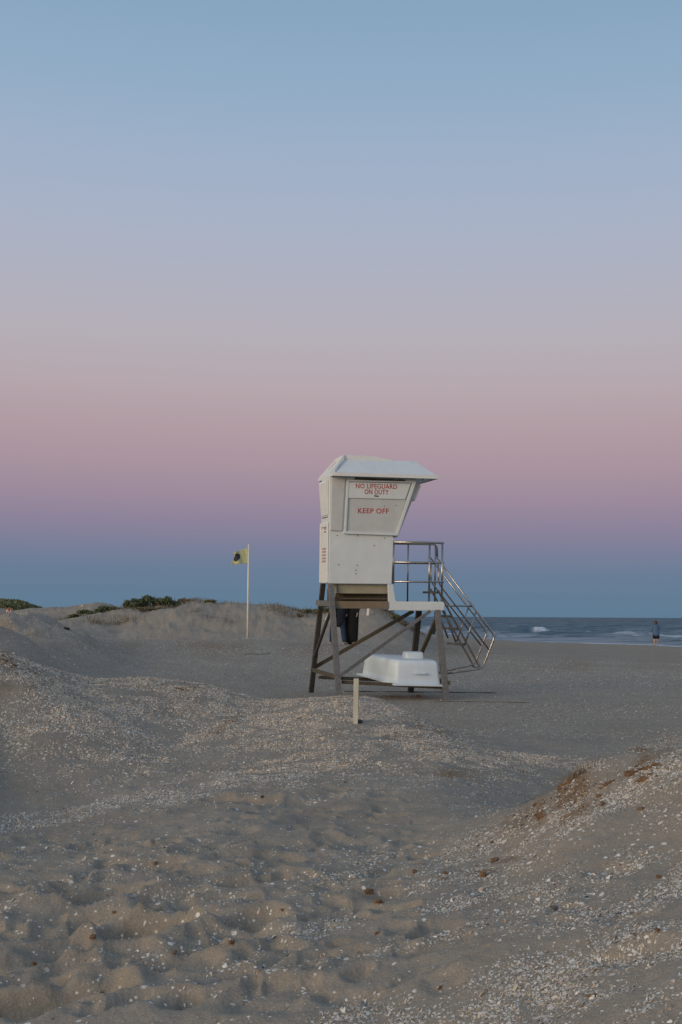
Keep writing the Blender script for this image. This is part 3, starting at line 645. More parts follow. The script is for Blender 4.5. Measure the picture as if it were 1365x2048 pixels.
bm = bmesh.new(); prism(bm, [(tx0-.01, tz-.02), (tx0-.0, cz0), (cxm, czm), (cx1, tz+.004), (cx1, tz-.02)], .11, HW-.11); obj('roof_cap', bm, M_lip, roof, bevel=.008)
bm = bmesh.new()   # ridge ribs of the hip ends
for y, ty in ((ov+.02, .12), (fr_-.02, HW-.12)): beam(bm, (ex0+.02, y, zf+.012), (tx0+.01, ty, cz0-.01), .035, .03)
beam(bm, (ex0+.03, .2, zf+.03), (tx0, .3, cz0-.02), .03, .02); beam(bm, (ex0+.05, .24, zf+.03), (ex0+.05, .5, zf+.03), .05, .03)
obj_each('roof_rib', bm, M_lip, roof)
bm = bmesh.new()
for px in (846, 861): 
    p = LV(px, 956, -.1); beam(bm, p, p+Vector((0, 0, -.045)), .015, .015)
obj_each('eave_hook', bm, M_slot, roof)
# legs
def ny(py): return .06+(-.58-.06)*(py-1168)/(1395-1168)
def fy_(py): return .86+(1.5-.86)*(py-1168)/(1380-1168)
def NP(px, py, o=0): return LV(px, py, ny(py)+o)
def FP(px, py, o=0): return LV(px, py, fy_(py)+o)
def leg(a, b, mat, wx=.1):
    bm = bmesh.new(); d = (b-a); a = a+d*.0; b = b+d.normalized()*.25; beam(bm, a, b, .1, wx, (0, 1, 0)); return obj('leg', bm, mat, tower, bevel=.004)
nl0, nl1 = NP(661.5, 1166), NP(678.5, 1396); nr0, nr1 = NP(875, 1221), NP(893.5, 1400)
fl0, fl1 = FP(647, 1165), FP(623.5, 1378); fr0, fr1 = FP(838.5, 1221), FP(822, 1381)
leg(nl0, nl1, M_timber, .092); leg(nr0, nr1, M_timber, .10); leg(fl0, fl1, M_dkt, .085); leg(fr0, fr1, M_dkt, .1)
def bar(name, a, b, w, h, mat, side=(0, 1, 0)):
    bm = bmesh.new(); beam(bm, a, b, w, h, side); return obj(name, bm, mat, tower, bevel=.003)
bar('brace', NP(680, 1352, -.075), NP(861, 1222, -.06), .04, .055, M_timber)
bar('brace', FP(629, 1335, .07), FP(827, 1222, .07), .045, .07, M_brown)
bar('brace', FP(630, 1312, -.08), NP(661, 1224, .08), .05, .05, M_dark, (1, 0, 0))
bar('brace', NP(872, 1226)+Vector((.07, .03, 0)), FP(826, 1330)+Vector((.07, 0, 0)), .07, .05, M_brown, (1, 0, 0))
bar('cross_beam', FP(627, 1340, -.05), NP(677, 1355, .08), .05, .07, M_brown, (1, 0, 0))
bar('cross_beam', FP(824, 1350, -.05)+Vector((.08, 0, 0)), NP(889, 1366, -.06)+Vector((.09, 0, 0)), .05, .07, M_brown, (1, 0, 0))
bar('cross_beam', FP(637, 1205.5, -.04)+Vector((-.02, 0, 0)), NP(664, 1208, .05)+Vector((-.02, 0, 0)), .05, .1, M_timber, (1, 0, 0))
bar('carrier_beam', LV(684, 1364, -.44), LV(889, 1375, -.44), .05, .06, M_brown)
bar('carrier_beam', LV(638, 1354.5, .75), LV(872, 1364, .75), .08, .06, M_dark)
# diagonal offcut with peeling paint on the near leg
bm = bmesh.new(); p = NP(671.5, 1270, -.0525); q = NP(677, 1340, -.0525); beam(bm, p, q, .004, .03); obj('paint_flake', bm, M_paintwood, tower)
# underfloor
bm = bmesh.new(); a = L(676, 1171, .1); b = L(777, 1188, .1); box(bm, (a[0], .1, b[1]), (b[0]-.01, .8, zb-.003)); obj('floor_pan', bm, M_cream, tower, bevel=.01)
bm = bmesh.new(); a = L(669, 1188, .3); b = L(776, 1206, .3); box(bm, (.1, .3, b[1]-.04), (b[0], .6, L(669, 1178, .3)[1])); obj('recess_board', bm, M_brown, tower)  # added panel stands in for the darkness of the underfloor recess
a = LV(669, 1209.5, .0); b = LV(776.5, 1210, .0); bar('floor_beam', a, b, .06, .13, M_rust); bar('floor_beam', a+Vector((-.1, .82, .0)), b+Vector((0, .82, 0)), .06, .13, M_brown)
bm = bmesh.new(); a = L(669, 1196.5, .2)[1]; box(bm, (.1, .045, a-.012), (L(776, 1196, .2)[0], .2, a+.012)); obj('recess_board', bm, M_brown, tower)
bm = bmesh.new(); a = NP(667.5, 1172, .06); beam(bm, a+Vector((.06, .05, .0)), NP(661, 1218, .1)+Vector((.03, .05, 0)), .03, .035); beam(bm, NP(661, 1218, .1)+Vector((.03, .05, 0)), FP(652, 1240, -.4), .03, .03); obj('drain_pipe', bm, M_lip, tower)
# platform with skirt
pxr_, pzt = L(890, 1203.5, 0); pzb = L(850, 1221.5, 0)[1]; pxl_, _ = L(777.5, 1221, 0); pxu = L(775.5, 1170, 0)[0]; pxv = L(787, 1171, 0)[0]; pxw, pzw = L(792.5, 1202.5, 0)
bm = bmesh.new()
poly = [(pxl_, pzb), (pxr_-.04, pzb), (pxr_-.01, pzb+.03), (pxr_, pzt-.05), (pxr_-.03, pzt), (pxw+.02, pzt), (pxw-.01, pzt+.02), (pxv, zb-.004), (pxu, zb-.004)]
prism(bm, poly, -.012, .03); prism(bm, poly, HW-.03, HW+.012)
box(bm, (pxr_-.05, .031, pzb+.01), (pxr_-.002, HW-.031, pzt-.03)); box(bm, (pxl_+.01, .031, pzb+.02), (pxr_-.052, HW-.031, pzt-.06))
obj('platform', bm, M_gel, tower, bevel=.012)
bm = bmesh.new(); box(bm, (pxw+.03, .04, pzt-.052), (pxr_-.06, HW-.04, pzt-.015)); obj('deck_grating', bm, M_dark, tower)
# railing
rail = empty('railing'); rail.parent = tower; rail.name = 'railing'
N_, Fa = .03, HW-.03
def rail_piece(name, pts, r=.019, mat=None, rad=.12, parent=None):
    bm = bmesh.new(); tube(bm, fillet(pts, rad) if len(pts) > 2 else pts, r); return obj(name, bm, mat or M_steel, parent or rail, True)
hx = L(786.5, 1084, N_)[0]; rx = L(888.5, 1087, N_)[0]
for py, nm in ((1085, 'top_rail'), (1125, 'middle_rail'), (1163.5, 'lower_rail')):
    z = L(840, py, N_)[1]
    if nm == 'top_rail': pts = [(hx, N_, z), (rx, N_, z), (rx, .28, z)]
    else: pts = [(hx-.01, N_, z), (rx, N_, z), (rx, .1, z)]
    rail_piece(nm, pts, .02 if nm == 'top_rail' else .017, rad=.06)
    pts = [(hx-.15, Fa, z), (L(872, 1090, Fa)[0], Fa, z)] if nm != 'top_rail' else [(hx-.15, Fa, z), (L(873, 1090, Fa)[0]+.02, Fa, z), (L(873, 1090, Fa)[0]+.02, Fa, z-.25)]
    rail_piece(nm, pts, .018 if nm == 'top_rail' else .016, rad=.08)
ztop = L(840, 1085, N_)[1]; zdk = pzt-.02
x = L(787, 1120, N_)[0]; rail_piece('post', [(x, N_, ztop), (x, N_, L(787, 1168, N_)[1])], .024)
for px, yl, r in ((860, N_, .019), (885.5, N_, .019), (817, Fa, .016), (871.5, Fa, .017)):
    x = L(px, 1087, yl)[0]; xb = L(px-1.6, 1203, yl)[0]; rail_piece('post', [(x, yl, ztop), (xb, yl, zdk)], r)
# stair
st = empty('stair'); st.parent = tower
YN, YF = .22, .74
def SP(px, py, yl): return LV(px, py, yl)
for yl, dx, dy, w in ((YN, 0, 0, 1), (YF, -15.5, -8, .96)):
    q = lambda px, py: SP(px+dx*(1 if px > 900 else .95), py+dy*(1 if px > 900 else .3), yl)
    rail_piece('handrail', [q(872, 1113), q(990.5, 1272), q(965, 1337), q(893, 1347)], .019, None, .1, st)
    rail_piece('guard_rail', [q(877, 1125), q(877.5, 1166), q(980, 1301)], .016, None, .1, st)
    bm = bmesh.new(); beam(bm, q(876, 1180), q(961, 1336), .025, .032); obj('stringer', bm, M_steeld, st)
    rail_piece('strut', [q(953, 1222), q(929.5, 1291)], .015, None, .1, st)
    rail_piece('strut', [q(889, 1222), q(912, 1284)], .017, M_steeld, .1, st)
a = SP(892, 1211, YF-.1); b = SP(948, 1212.5, YN); rail_piece('spreader', [SP(880, 1211, YN+.05), SP(948, 1212.5, YN)], .017, None, .1, st)
rail_piece('spreader', [SP(960, 1336, YN), SP(946, 1332, YF)], .022, None, .1, st)
for px, py in ((876, 1184), (889, 1208), (899, 1232), (914, 1257), (926, 1288)):
    c0 = SP(px-2, py, YN+.02); bm = bmesh.new()
    for k in range(4): box(bm, (c0.x-.13+k*.052, YN+.02, c0.z-.012), (c0.x-.13+k*.052+.04, YF-.02, c0.z+.012))
    box(bm, (c0.x-.14, YN+.018, c0.z-.03), (c0.x+.075, YN+.03, c0.z-.0125)); box(bm, (c0.x-.14, YF-.03, c0.z-.03), (c0.x+.075, YF-.018, c0.z-.0125))
    obj('step', bm, M_steeld, st)
# ------------------------------------------------------------------ upturned tub on the carrier beams
def tubmesh():
    bm = bmesh.new()
    nB = LV(789, 1368.5, -.5); nR = LV(888, 1370.5, -.5); fL = LV(717, 1347.5, .8); fR = LV(835, 1352, .8)
    def plan(u, v): # u 0..1 left-right, v near-far
        return nB*(1-u)*(1-v)+nR*u*(1-v)+fL*(1-u)*v+fR*u*v
    H = LV(840, 1319, -.42).z-nB.z
    lev = [(0, -.02, 0), (0.02, -.02, 0), (.025, .025, .2), (.25, .032, .22), (.5, .04, .24), (.72, .045, .25), (.86, .052, .26), (.94, .066, .27), (.98, .085, .28), (1., .125, .3)]
    rings = []
    def loop(ins, rad, n=7):
        out = []
        for cx, cy, a0 in ((1-rad, 1-rad, 0), (rad, 1-rad, 90), (rad, rad, 180), (1-rad, rad, 270)):
            for k in range(n):
                a = R(a0+90*k/(n-1)); out.append((cx+rad*math.cos(a), cy+rad*math.sin(a)))
        return [(ins+(1-2*ins)*x, ins*.8+(1-1.6*ins)*y) for x, y in out]
    for h, ins, rad in lev:
        r = []
        for u, v in loop(ins, max(.05, rad*.42)):
            p = plan(u, v); r.append(bm.verts.new(p+Vector((0, 0, H*h*(1-.10*v)))))
        rings.append(r)
    n = len(rings[0])
    for a, b in zip(rings, rings[1:]):
        for i in range(n): bm.faces.new((a[i], a[(i+1) % n], b[(i+1) % n], b[i]))
    bm.faces.new(rings[0][::-1]); bm.faces.new(rings[-1]); return bm, plan, H
tub = empty('fibreglass_tub', mat=TM); tag(tub, 'white upturned fibreglass tub with rounded corners lying on beams under the tower', 'tub')
bm, plan, H = tubmesh(); hull = obj('shell_body', bm, M_tub, tub, True)
for p in hull.data.polygons: pass
bm = bmesh.new(); pts = [plan(-.02, -.03), plan(1.02, -.03), plan(1.02, 1.03), plan(-.02, 1.03)]
lo = [bm.verts.new(p+Vector((0, 0, -.022))) for p in pts]; hi = [bm.verts.new(p+Vector((0, 0, -.001))) for p in pts]
bm.faces.new(lo[::-1]); bm.faces.new(hi)
for i in range(4): bm.faces.new((lo[i], lo[(i+1) % 4], hi[(i+1) % 4], hi[i]))
obj('rim', bm, M_tub, tub, bevel=.006)
kx0, kz0 = L(812, 1321, -.1); kx1, kz1 = L(849.5, 1304, -.1)
bm = bmesh.new(); b0 = [(kx0, -.1), (kx1, -.1), (kx1, .2), (kx0, .2)]; 
for sc, zz in (): pass
v1 = [bm.verts.new((x, y, kz0-.05)) for x, y in b0]; v2 = [bm.verts.new((x+(.012 if i in (0, 3) else -.012), y+(.015 if i < 2 else -.015), kz1)) for i, (x, y) in enumerate(b0)]
bm.faces.new(v1[::-1]); bm.faces.new(v2)
for i in range(4): bm.faces.new((v1[i], v1[(i+1) % 4], v2[(i+1) % 4], v2[i]))
o = obj('hatch_box', bm, M_tub, tub, True); b = o.modifiers.new('bevel', 'BEVEL'); b.width = .035; b.segments = 4
hy = -.50
a = LV(830, 1347, hy-.03); b = LV(853, 1347.5, hy-.03)
bm = bmesh.new(); tube(bm, fillet([a+Vector((0, .06, 0)), a, b, b+Vector((0, .06, 0))], .02), .014); obj('handle', bm, M_tub, tub, True)
# ------------------------------------------------------------------ flag pole
fp = at(495.5, 1278, 38.7); fp.z = gz(fp.x, fp.y); top = at(497, 1091, 38.7)
root = empty('flagpole', (fp.x, fp.y, fp.z)); tag(root, 'slim white flagpole flying a yellow flag with a black disc', 'flagpole')
bm = bmesh.new(); hgt = top.z-fp.z; loft(bm, [(0, 0, -.3), (0, 0, hgt*.5), (0, 0, hgt)], [.034, .029, .022], seg=12, cap=False); obj('pole', bm, M_pole, root, True)
bm = bmesh.new(); blob(bm, (0, 0, hgt+.012), (.026, .026, .026), 0, 0, 2); obj('finial', bm, M_pole, root, True)
bm = bmesh.new(); uvl = bm.loops.layers.uv.new('UVMap'); NU, NV = 40, 28; gv = []
def edge(px, py): p = at(px, py, 38.7); return p-Vector((fp.x, fp.y, fp.z))
tp, bp_ = edge(496.2, 1095.5), edge(496, 1125.5)
for i in range(NU+1):
    u = i/NU; row = []
    for j in range(NV+1):
        v = j/NV
        tx = 496-29.5*u**.95; 
        ty = 1095.5+5.5*math.sin(u*1.7)+4.5*u*u; by = 1125.5+3.2*math.sin(u*1.9)+.6*math.sin(u*9)
        xx = tx+(1.8*math.sin(v*3.1)-2.2*v*(1-v)*2)*u
        if u > .8: xx += 2.2*(u-.8)*5*math.sin(v*5.5)
        p = edge(xx, ty*(1-v)+by*v); p.y = .10*math.sin(u*6.5+v*1.8)*u+.04*math.sin(u*13+v*4)*u-.12*u
        row.append(bm.verts.new(p))
    gv.append(row)
for i in range(NU):
    for j in range(NV):
        f = bm.faces.new((gv[i][j], gv[i+1][j], gv[i+1][j+1], gv[i][j+1]))
        for lp, (a, b) in zip(f.loops, ((i, j), (i+1, j), (i+1, j+1), (i, j+1))): lp[uvl].uv = (a/NU, b/NV)
t = NT('flag_cloth'); uv = t.add('ShaderNodeUVMap').outputs[0]
vm = t.add('ShaderNodeVectorMath', operation='SUBTRACT'); t.l(uv, vm.inputs[0]); vm.inputs[1].default_value = (.745, .47, 0)
vs = t.add('ShaderNodeVectorMath', operation='MULTIPLY'); t.l(vm.outputs[0], vs.inputs[0]); vs.inputs[1].default_value = (1/.255, 1/.30, 0)
ln = t.add('ShaderNodeVectorMath', operation='LENGTH'); t.l(vs.outputs[0], ln.inputs[0])
lt = t.add('ShaderNodeMath', operation='LESS_THAN'); t.l(ln.outputs['Value'], lt.inputs[0]); lt.inputs[1].default_value = 1.
n = t.noise(t.coord('Object'), 14, 4)
t.l(t.mix(lt.outputs[0], t.ramp(n, ((.3, (.46, .47, .25)), (.7, (.57, .58, .33)))), (.03, .034, .045)), t.b.inputs['Base Color']); t.b.inputs['Roughness'].default_value = .8
flag = obj('flag', bm, t.m, root, True); sm = flag.modifiers.new('cloth', 'SOLIDIFY'); sm.thickness = .006
# ------------------------------------------------------------------ stake on the mound
b_ = ground_hit(712, 1447, 9., 13.5); Ys = b_.y; tp = at(712.5, 1357, Ys)
root = empty('wooden_stake', b_); tag(root, 'cream painted square stake standing on the shell mound before the tower', 'stake')
bm = bmesh.new(); h = tp.z-b_.z; w0_, w1_ = .021, .024
a = [bm.verts.new((x*w0_-.006, y*w0_, -.2)) for x, y in ((-1, -1), (1, -1), (1, 1), (-1, 1))]; c_ = [bm.verts.new((x*w1_+.003, y*w1_, h)) for x, y in ((-1, -1), (1, -1), (1, 1), (-1, 1))]
bm.faces.new(a[::-1]); bm.faces.new(c_)
for i in range(4): bm.faces.new((a[i], a[(i+1) % 4], c_[(i+1) % 4], c_[i]))
obj('post', bm, M_stake, root, bevel=.003)
bm = bmesh.new(); box(bm, (.0245, -.012, h*.30), (.029, .012, h*.94)); obj('batten', bm, M_stake, root)
p = ground_hit(719, 1445, 9., 13.5); bm = bmesh.new(); blob(bm, (0, 0, 0), (.034, .05, .014), 4, .3, 2)
o = obj('rubber_scrap', bm, M_black, None, True); o.location = p+Vector((0, 0, .012)); o.rotation_euler = (0, -.3, .5); tag(o, 'small black rubber scrap at the foot of the cream stake', 'scrap')
# ------------------------------------------------------------------ clods, stones, driftwood
ri = 0
CL = [(738, 1786, 13, 'upright orange brown clay clod left of a rounder clod in the foreground sand', M_rock), (757, 1805, 15, 'largest round orange clay clod in the middle foreground sand', M_rock),
      (755, 1868, 9, 'small brown clod alone on smooth sand below two larger clods', M_rock), (186, 1876, 11, 'orange clod on the ridge between footprints at lower left', M_rock),
      (566-103, 1887, 11, 'brown clod beside a shell patch in the lower left middle', M_rock), (310, 1729, 7, 'tiny brown clod amid the footprints left of centre', M_rock),
      (566, 1823, 7, 'small rusty clod by a scatter of shells in the centre foreground', M_rock), (229, 1826, 6, 'tiny orange clod above a deep footprint at left', M_rock),
      (1085, 1634, 20, 'flat tan sandstone slab half buried on the right mound slope', M_drift), (966, 1752, 13, 'brown clod among shells low on the right mound', M_rock),
      (890, 1748, 9, 'orange clod at the left foot of the right mound', M_rock), (887, 1758, 7, 'small dark clod just under another clod at the right mound foot', M_rock),
      (830, 1744, 9, 'reddish clod left of the shell band on the right mound', M_rock), (984, 1686, 7, 'rust coloured clod in the upper slope of the right mound', M_rock),
      (1282, 1619, 10, 'round orange clod high on the right mound near the frame edge', M_rock), (1200, 1595, 9, 'orange clod below the clay ledge of the right mound', M_rock),
      (1205, 1609, 9, 'second orange clod under the ledge of the right mound', M_rock), (1318, 1755, 9, 'brown clod in the shells at the far right', M_rock), (1315, 1862, 9, 'brown clod on the pale shell band at lower right', M_rock),
      (1110, 1818, 10, 'grey stone with a dark hollow side on the right foreground', M_slate), (880, 1978, 8, 'dark red clod on the bottom shell bank', M_rock), (1185, 1993, 15, 'low rusty clod near the bottom right corner', M_rock),
      (68, 1930, 7, 'small orange clod at the lower left edge', M_rock), (990, 1722, 16, 'long flat clay flake pressed into the right slope', M_rock), (350, 1905, 7, 'small brown clod beside the deepest footprint', M_rock),
      (1174, 1795, 5, 'black pebble on the right slope', M_black), (525, 1595, 5, 'black pebble on the sand at centre left', M_black), (1070, 1612, 9, 'clay clod on the edge of the right mound crest', M_rock)]
for px, py, w_, lab, mt in CL:
    p = ground_hit(px, py, 3.2, 14); r = w_/F*p.y*.62; ri += 1; rg_ = random.Random(ri)
    bm = bmesh.new(); fl = .45 if w_ > 14 else .75
    blob(bm, (0, 0, 0), (r, r*rg_.uniform(.6, .9), r*fl*rg_.uniform(.7, 1.)), ri, .55, 4, 1.7)
    o = obj('sandstone_slab' if mt is M_drift else ('stone' if mt is M_slate else ('pebble' if mt is M_black else 'clay_clod')), bm, mt if mt is not M_drift else M_rock, None, True)
    o.location = p+Vector((0, 0, r*fl*.25)); o.rotation_euler = (rg_.uniform(-.3, .3), rg_.uniform(-.3, .1), rg_.uniform(0, 6))
    tag(o, lab, 'stone' if mt in (M_slate, M_black) else 'clod', 'clods lying on the shell sand')
def stick(name, pts, r, mat, label, cat, d=.6):
    bm = bmesh.new(); P_ = []
    for px, py in pts: P_.append(ground_hit(px, py)+Vector((0, 0, r*d)))
    o = P_[0].copy(); P_ = [p-o for p in P_]
    Q = []
    for a, b in zip(P_, P_[1:]):
        for k in range(6): Q.append(a.lerp(b, k/6)+Vector((0, 0, 1))*0+Vector((random.gauss(0, r*.5), 0, random.gauss(0, r*.2))))
    Q.append(P_[-1]); n = len(Q)
    loft(bm, Q, [r*(.55+.45*math.sin(math.pi*(k+.5)/n)) for k in range(n)], (0, 0, 1), 8, True)
    ob = obj(name, bm, mat, None, True); ob.location = o; tag(ob, label, cat); return ob
stick('driftwood_stick', [(490, 1309.5), (503, 1308.5), (519, 1309.5), (537, 1308.3), (541, 1306.5)], .009, M_drift, 'thin dark bent driftwood stick lying on the beach below the flagpole', 'driftwood')
stick('lying_pole', [(690, 1383.5), (800, 1384.5), (900, 1385.5), (992, 1387)], .016, M_drift, 'long dark pole lying on the sand behind the tower legs', 'pole', .2)
stick('thin_dark_strip', [(858, 1403), (900, 1403.5), (1000, 1404.5), (1060, 1406)], .006, M_drift, 'thin dark cable stretched over the sand beside the near right leg', 'strip', .3)  # narrow dark strip laid along the sand
p = ground_hit(837, 1393.5); bm = bmesh.new(); blob(bm, (0, 0, 0), (.05, .04, .028), 44, .4, 2); o = obj('clay_clod', bm, M_rock, None, True); o.location = p+Vector((0, 0, .01)); tag(o, 'brown clod on the sand between the tower legs', 'clod', 'clods lying on the shell sand')
p = ground_hit(133, 1259, 20, 60); bm = bmesh.new(); blob(bm, (0, 0, 0), (.075, .06, .035), 45, .5, 3); o = obj('debris_lump', bm, M_black, None, True); o.location = p+Vector((0, 0, .02)); tag(o, 'black lump of debris on the shaded dune end at far left', 'debris')
# ------------------------------------------------------------------ plants
def leaves(name, centers, mat, lw, ll, seed, up=.4, parent=None):
    rg = np.random.default_rng(seed); n = len(centers); c = centers
    d = rg.normal(0, 1, (n, 3)); d[:, 2] = np.abs(d[:, 2])+up; d /= np.linalg.norm(d, axis=1)[:, None]
    s = np.cross(d, rg.normal(0, 1, (n, 3))); s /= np.linalg.norm(s, axis=1)[:, None]
    l_ = ll*rg.uniform(.6, 1.3, (n, 1)); w_ = lw*rg.uniform(.6, 1.3, (n, 1))
    V = np.stack([c-d*l_*.5, c+s*w_*.5, c+d*l_*.5, c-s*w_*.5], 1).reshape(-1, 3)
    me = npmesh(name, V, np.arange(n*4).reshape(-1, 4), 4); rn = np.repeat(np.clip(rg.normal(.5, .22, n)+.25*pn(c[:, 0]*5, c[:, 2]*5+c[:, 1], 3), 0, 1), 4); vattr(me, 'rnd', rn)
    return link(name, me, mat, parent)
def shrub(px, py, wpx, hpx, Y, seed, label, mat=None, dens=1., cat='shrub', dy=0):
    x = (px-682.5)/F*Y; base = Vector((x, Y, gz(x, Y))); wd = wpx/F*Y; hg = hpx/F*Y*.85
    root = empty('shrub', base); rg = np.random.default_rng(seed); nb = 9; cc = []
    for i in range(nb):
        bx = rg.uniform(-.5, .5)*wd*.85; bz = hg*rg.uniform(.35, .85)*(1-.6*abs(bx/(wd*.5))**2); by = rg.uniform(-.35, .35)*wd
        k = int(150*dens); hg_ = hg; q = rg.normal(0, 1, (k, 3)); q /= np.linalg.norm(q, axis=1)[:, None]; q *= rg.uniform(.45, 1.1, (k, 1))
        cc.append(np.array([bx, by, 0])+q*np.array([wd*.16, wd*.16, hg*.26])+np.array([0, 0, bz]))
    c = np.concatenate(cc)
    c[:, 2] = np.maximum(c[:, 2], ground_z(c[:, 0]+base.x, c[:, 1]+base.y)-base.z+.01)
    leaves('foliage', c, mat or M_leaf, .045, .10, seed, .3, root)
    bm = bmesh.new()
    for i in range(6):
        a = Vector((rg.uniform(-.3, .3)*wd, rg.uniform(-.2, .2)*wd, -.1)); b = Vector((a.x*1.5, a.y*1.3, hg*rg.uniform(.6, 1.05))); loft(bm, [a, (a+b)/2+Vector((.02, 0, 0)), b], [.014, .01, .005], seg=5, cap=False)
    obj_each('stem', bm, M_drift, root); tag(root, label, cat, 'shrubs on the far dunes'); return root
shrub(272, 1222, 46, 20, 50.2, 1, 'dark green shrub at the left end of the dune clump', dens=1.3)
shrub(300, 1222, 56, 27, 50.6, 2, 'tallest dense dark green shrub on the dune left of the flagpole', dens=1.8)
shrub(334, 1222, 50, 22, 50.4, 3, 'green shrub at the right end of the dune clump', dens=1.4)
shrub(300, 1230, 62, 9, 49.2, 4, 'brownish dry shrub low in front of the dark dune clump', M_leafd, .9)
shrub(216, 1224, 44, 13, 50, 5, 'low green shrub between the pale dune top and the dark clump')
shrub(180, 1229, 46, 13, 49.7, 6, 'low green shrub on the left shoulder of the dune')
shrub(152, 1236, 22, 9, 49, 7, 'small yellowish shrub at the left foot of the dune', M_leafh)
shrub(238, 1220, 26, 11, 51.5, 8, 'small green shrub just left of the dark clump', dens=.8)
shrub(372, 1203, 30, 8, 51.6, 10, 'low dry shrub on the highest dune crest', M_leafd, .7)
shrub(424, 1209, 26, 5, 51, 11, 'thin green patch shrub right of the dune summit', M_leafh, .6)
shrub(602, 1224, 16, 7, 50, 12, 'small green shrub on the crest just left of the tower', dens=.6)
shrub(622, 1225, 34, 10, 49.8, 13, 'wide green shrub on the crest beside the tower leg', M_leafh)
shrub(652, 1224, 30, 13, 49.8, 14, 'green shrub seen between the two left tower legs', M_leafh)
shrub(600, 1234, 12, 6, 48.6, 15, 'tiny dark shrub on the dune face near the tower', M_leafd, .4)
shrub(753, 1220, 30, 9, 49.8, 16, 'green shrub on the crest under the tower platform', M_leafh)
shrub(774, 1226, 30, 11, 49, 17, 'green shrub stepping down the seaward dune end', M_leafh)
shrub(794, 1240, 24, 11, 48, 18, 'last green shrub above the seaward foot of the dune', M_leafh)
shrub(810, 1252, 16, 6, 47.3, 19, 'brown dry shrub at the very seaward foot of the dune', M_leafd, .5)
# far vegetated hill, one mass of ground cover
rg = np.random.default_rng(77); n = 26000
hx_ = rg.uniform(-52, -31.5, n); hy_ = 130+rg.uniform(-9, 9, n)
hz_ = ground_z(hx_, hy_)+rg.uniform(.0, .5, n)*np.clip((-30.5-hx_)/3, .1, 1)
o = leaves('hill_scrub', np.stack([hx_, hy_, hz_], -1), M_leafh, .22, .42, 9, .6); tag(o, 'dark green scrub covering the distant hill at far left', 'scrub', None, 'stuff')
# grass blades on the dunes
def blades(name, pts, h, w, mat, seed, parent=None, lean=.5):
    rg = np.random.default_rng(seed); n = len(pts); H_ = h*rg.uniform(.4, 1.2, (n, 1)); a = rg.uniform(0, 2*np.pi, n); ln = lean*rg.uniform(.1, 1., (n, 1))
    d = np.stack([np.cos(a), np.sin(a), np.zeros(n)], -1); s = np.stack([-np.sin(a), np.cos(a), np.zeros(n)], -1)*w
    z = np.array([[0, 0, 1.]])
    m = pts+z*H_*.6+d*H_*ln*.3; tpp = pts+z*H_+d*H_*ln
    V = np.stack([pts-s*.5, pts+s*.5, m+s*.35, m-s*.35, tpp+s*.05, tpp-s*.05], 1).reshape(-1, 3)
    b = np.arange(n)[:, None]*6; f = np.concatenate([b+np.array([[0, 1, 2, 3]]), b+np.array([[3, 2, 4, 5]])], 0)
    me = npmesh(name, V, f, 4); vattr(me, 'rnd', np.repeat(rg.uniform(0, 1, n), 6)); return link(name, me, mat, parent)
gp = []
for px, py, k in ((555, 1222, 70), (572, 1230, 60), (545, 1214, 50), (455, 1243, 30), (200, 1247, 110), (240, 1246, 110), (190, 1240, 60), (420, 1235, 30), (390, 1225, 40), (270, 1240, 50), (520, 1236, 20), (230, 1236, 40), (600, 1233, 60)):
    h_ = ground_hit(px, py, 40, 60); xx = h_.x+rg.normal(0, .22, k); yy = h_.y+rg.normal(0, .25, k); gp.append(np.stack([xx, yy, ground_z(xx, yy)-.01], -1))
for px, Y0, s, k in ((160, 51, 1.2, 500), (230, 51, 1.6, 700), (320, 51, 2.0, 700), (400, 52, 1.6, 350), (520, 51, 1.4, 60), (625, 50, 1.4, 600), (770, 49, 1.2, 800), (800, 48, .8, 500), (710, 50, 1.0, 400), (580, 49, 1.0, 40)):
    xx = (px-682.5)/F*Y0+rg.normal(0, s*.6, k); yy = Y0+rg.normal(0, .6, k); gp.append(np.stack([xx, yy, ground_z(xx, yy)-.01], -1))
o = blades('dune_grass', np.concatenate(gp), .17, .018, M_leafd, 31); tag(o, 'thin dry grass scattered along the far dune crest', 'grass', None, 'stuff')
def tuft(px, py, n, h, seed, label, spread=.05):
    p = ground_hit(px, py, 3.5, 14); rg = np.random.default_rng(seed); q = np.stack([rg.normal(0, spread*1.8, n), rg.normal(0, spread, n), np.zeros(n)], -1)
    q[:, 2] = ground_z(q[:, 0]+p.x, q[:, 1]+p.y)-p.z-.005
    o = blades('grass_tuft', q, h, .003, M_leafd if seed % 2 else M_leafh, seed, None, .9); o.location = p; tag(o, label, 'grass tuft', 'small grass tufts on the mounds')
tuft(1160, 1549, 90, .06, 41, 'brown green grass tuft on the crest of the right mound', .03)
tuft(1042, 1546, 30, .05, 43, 'tiny brown sprout on the grey slope behind the right mound', .02)
tuft(385, 1402, 24, .06, 45, 'tiny green sprout on the middle mound', .03)
tuft(1270, 1541, 40, .04, 47, 'dry rootlets on the clay ledge of the right mound', .08)
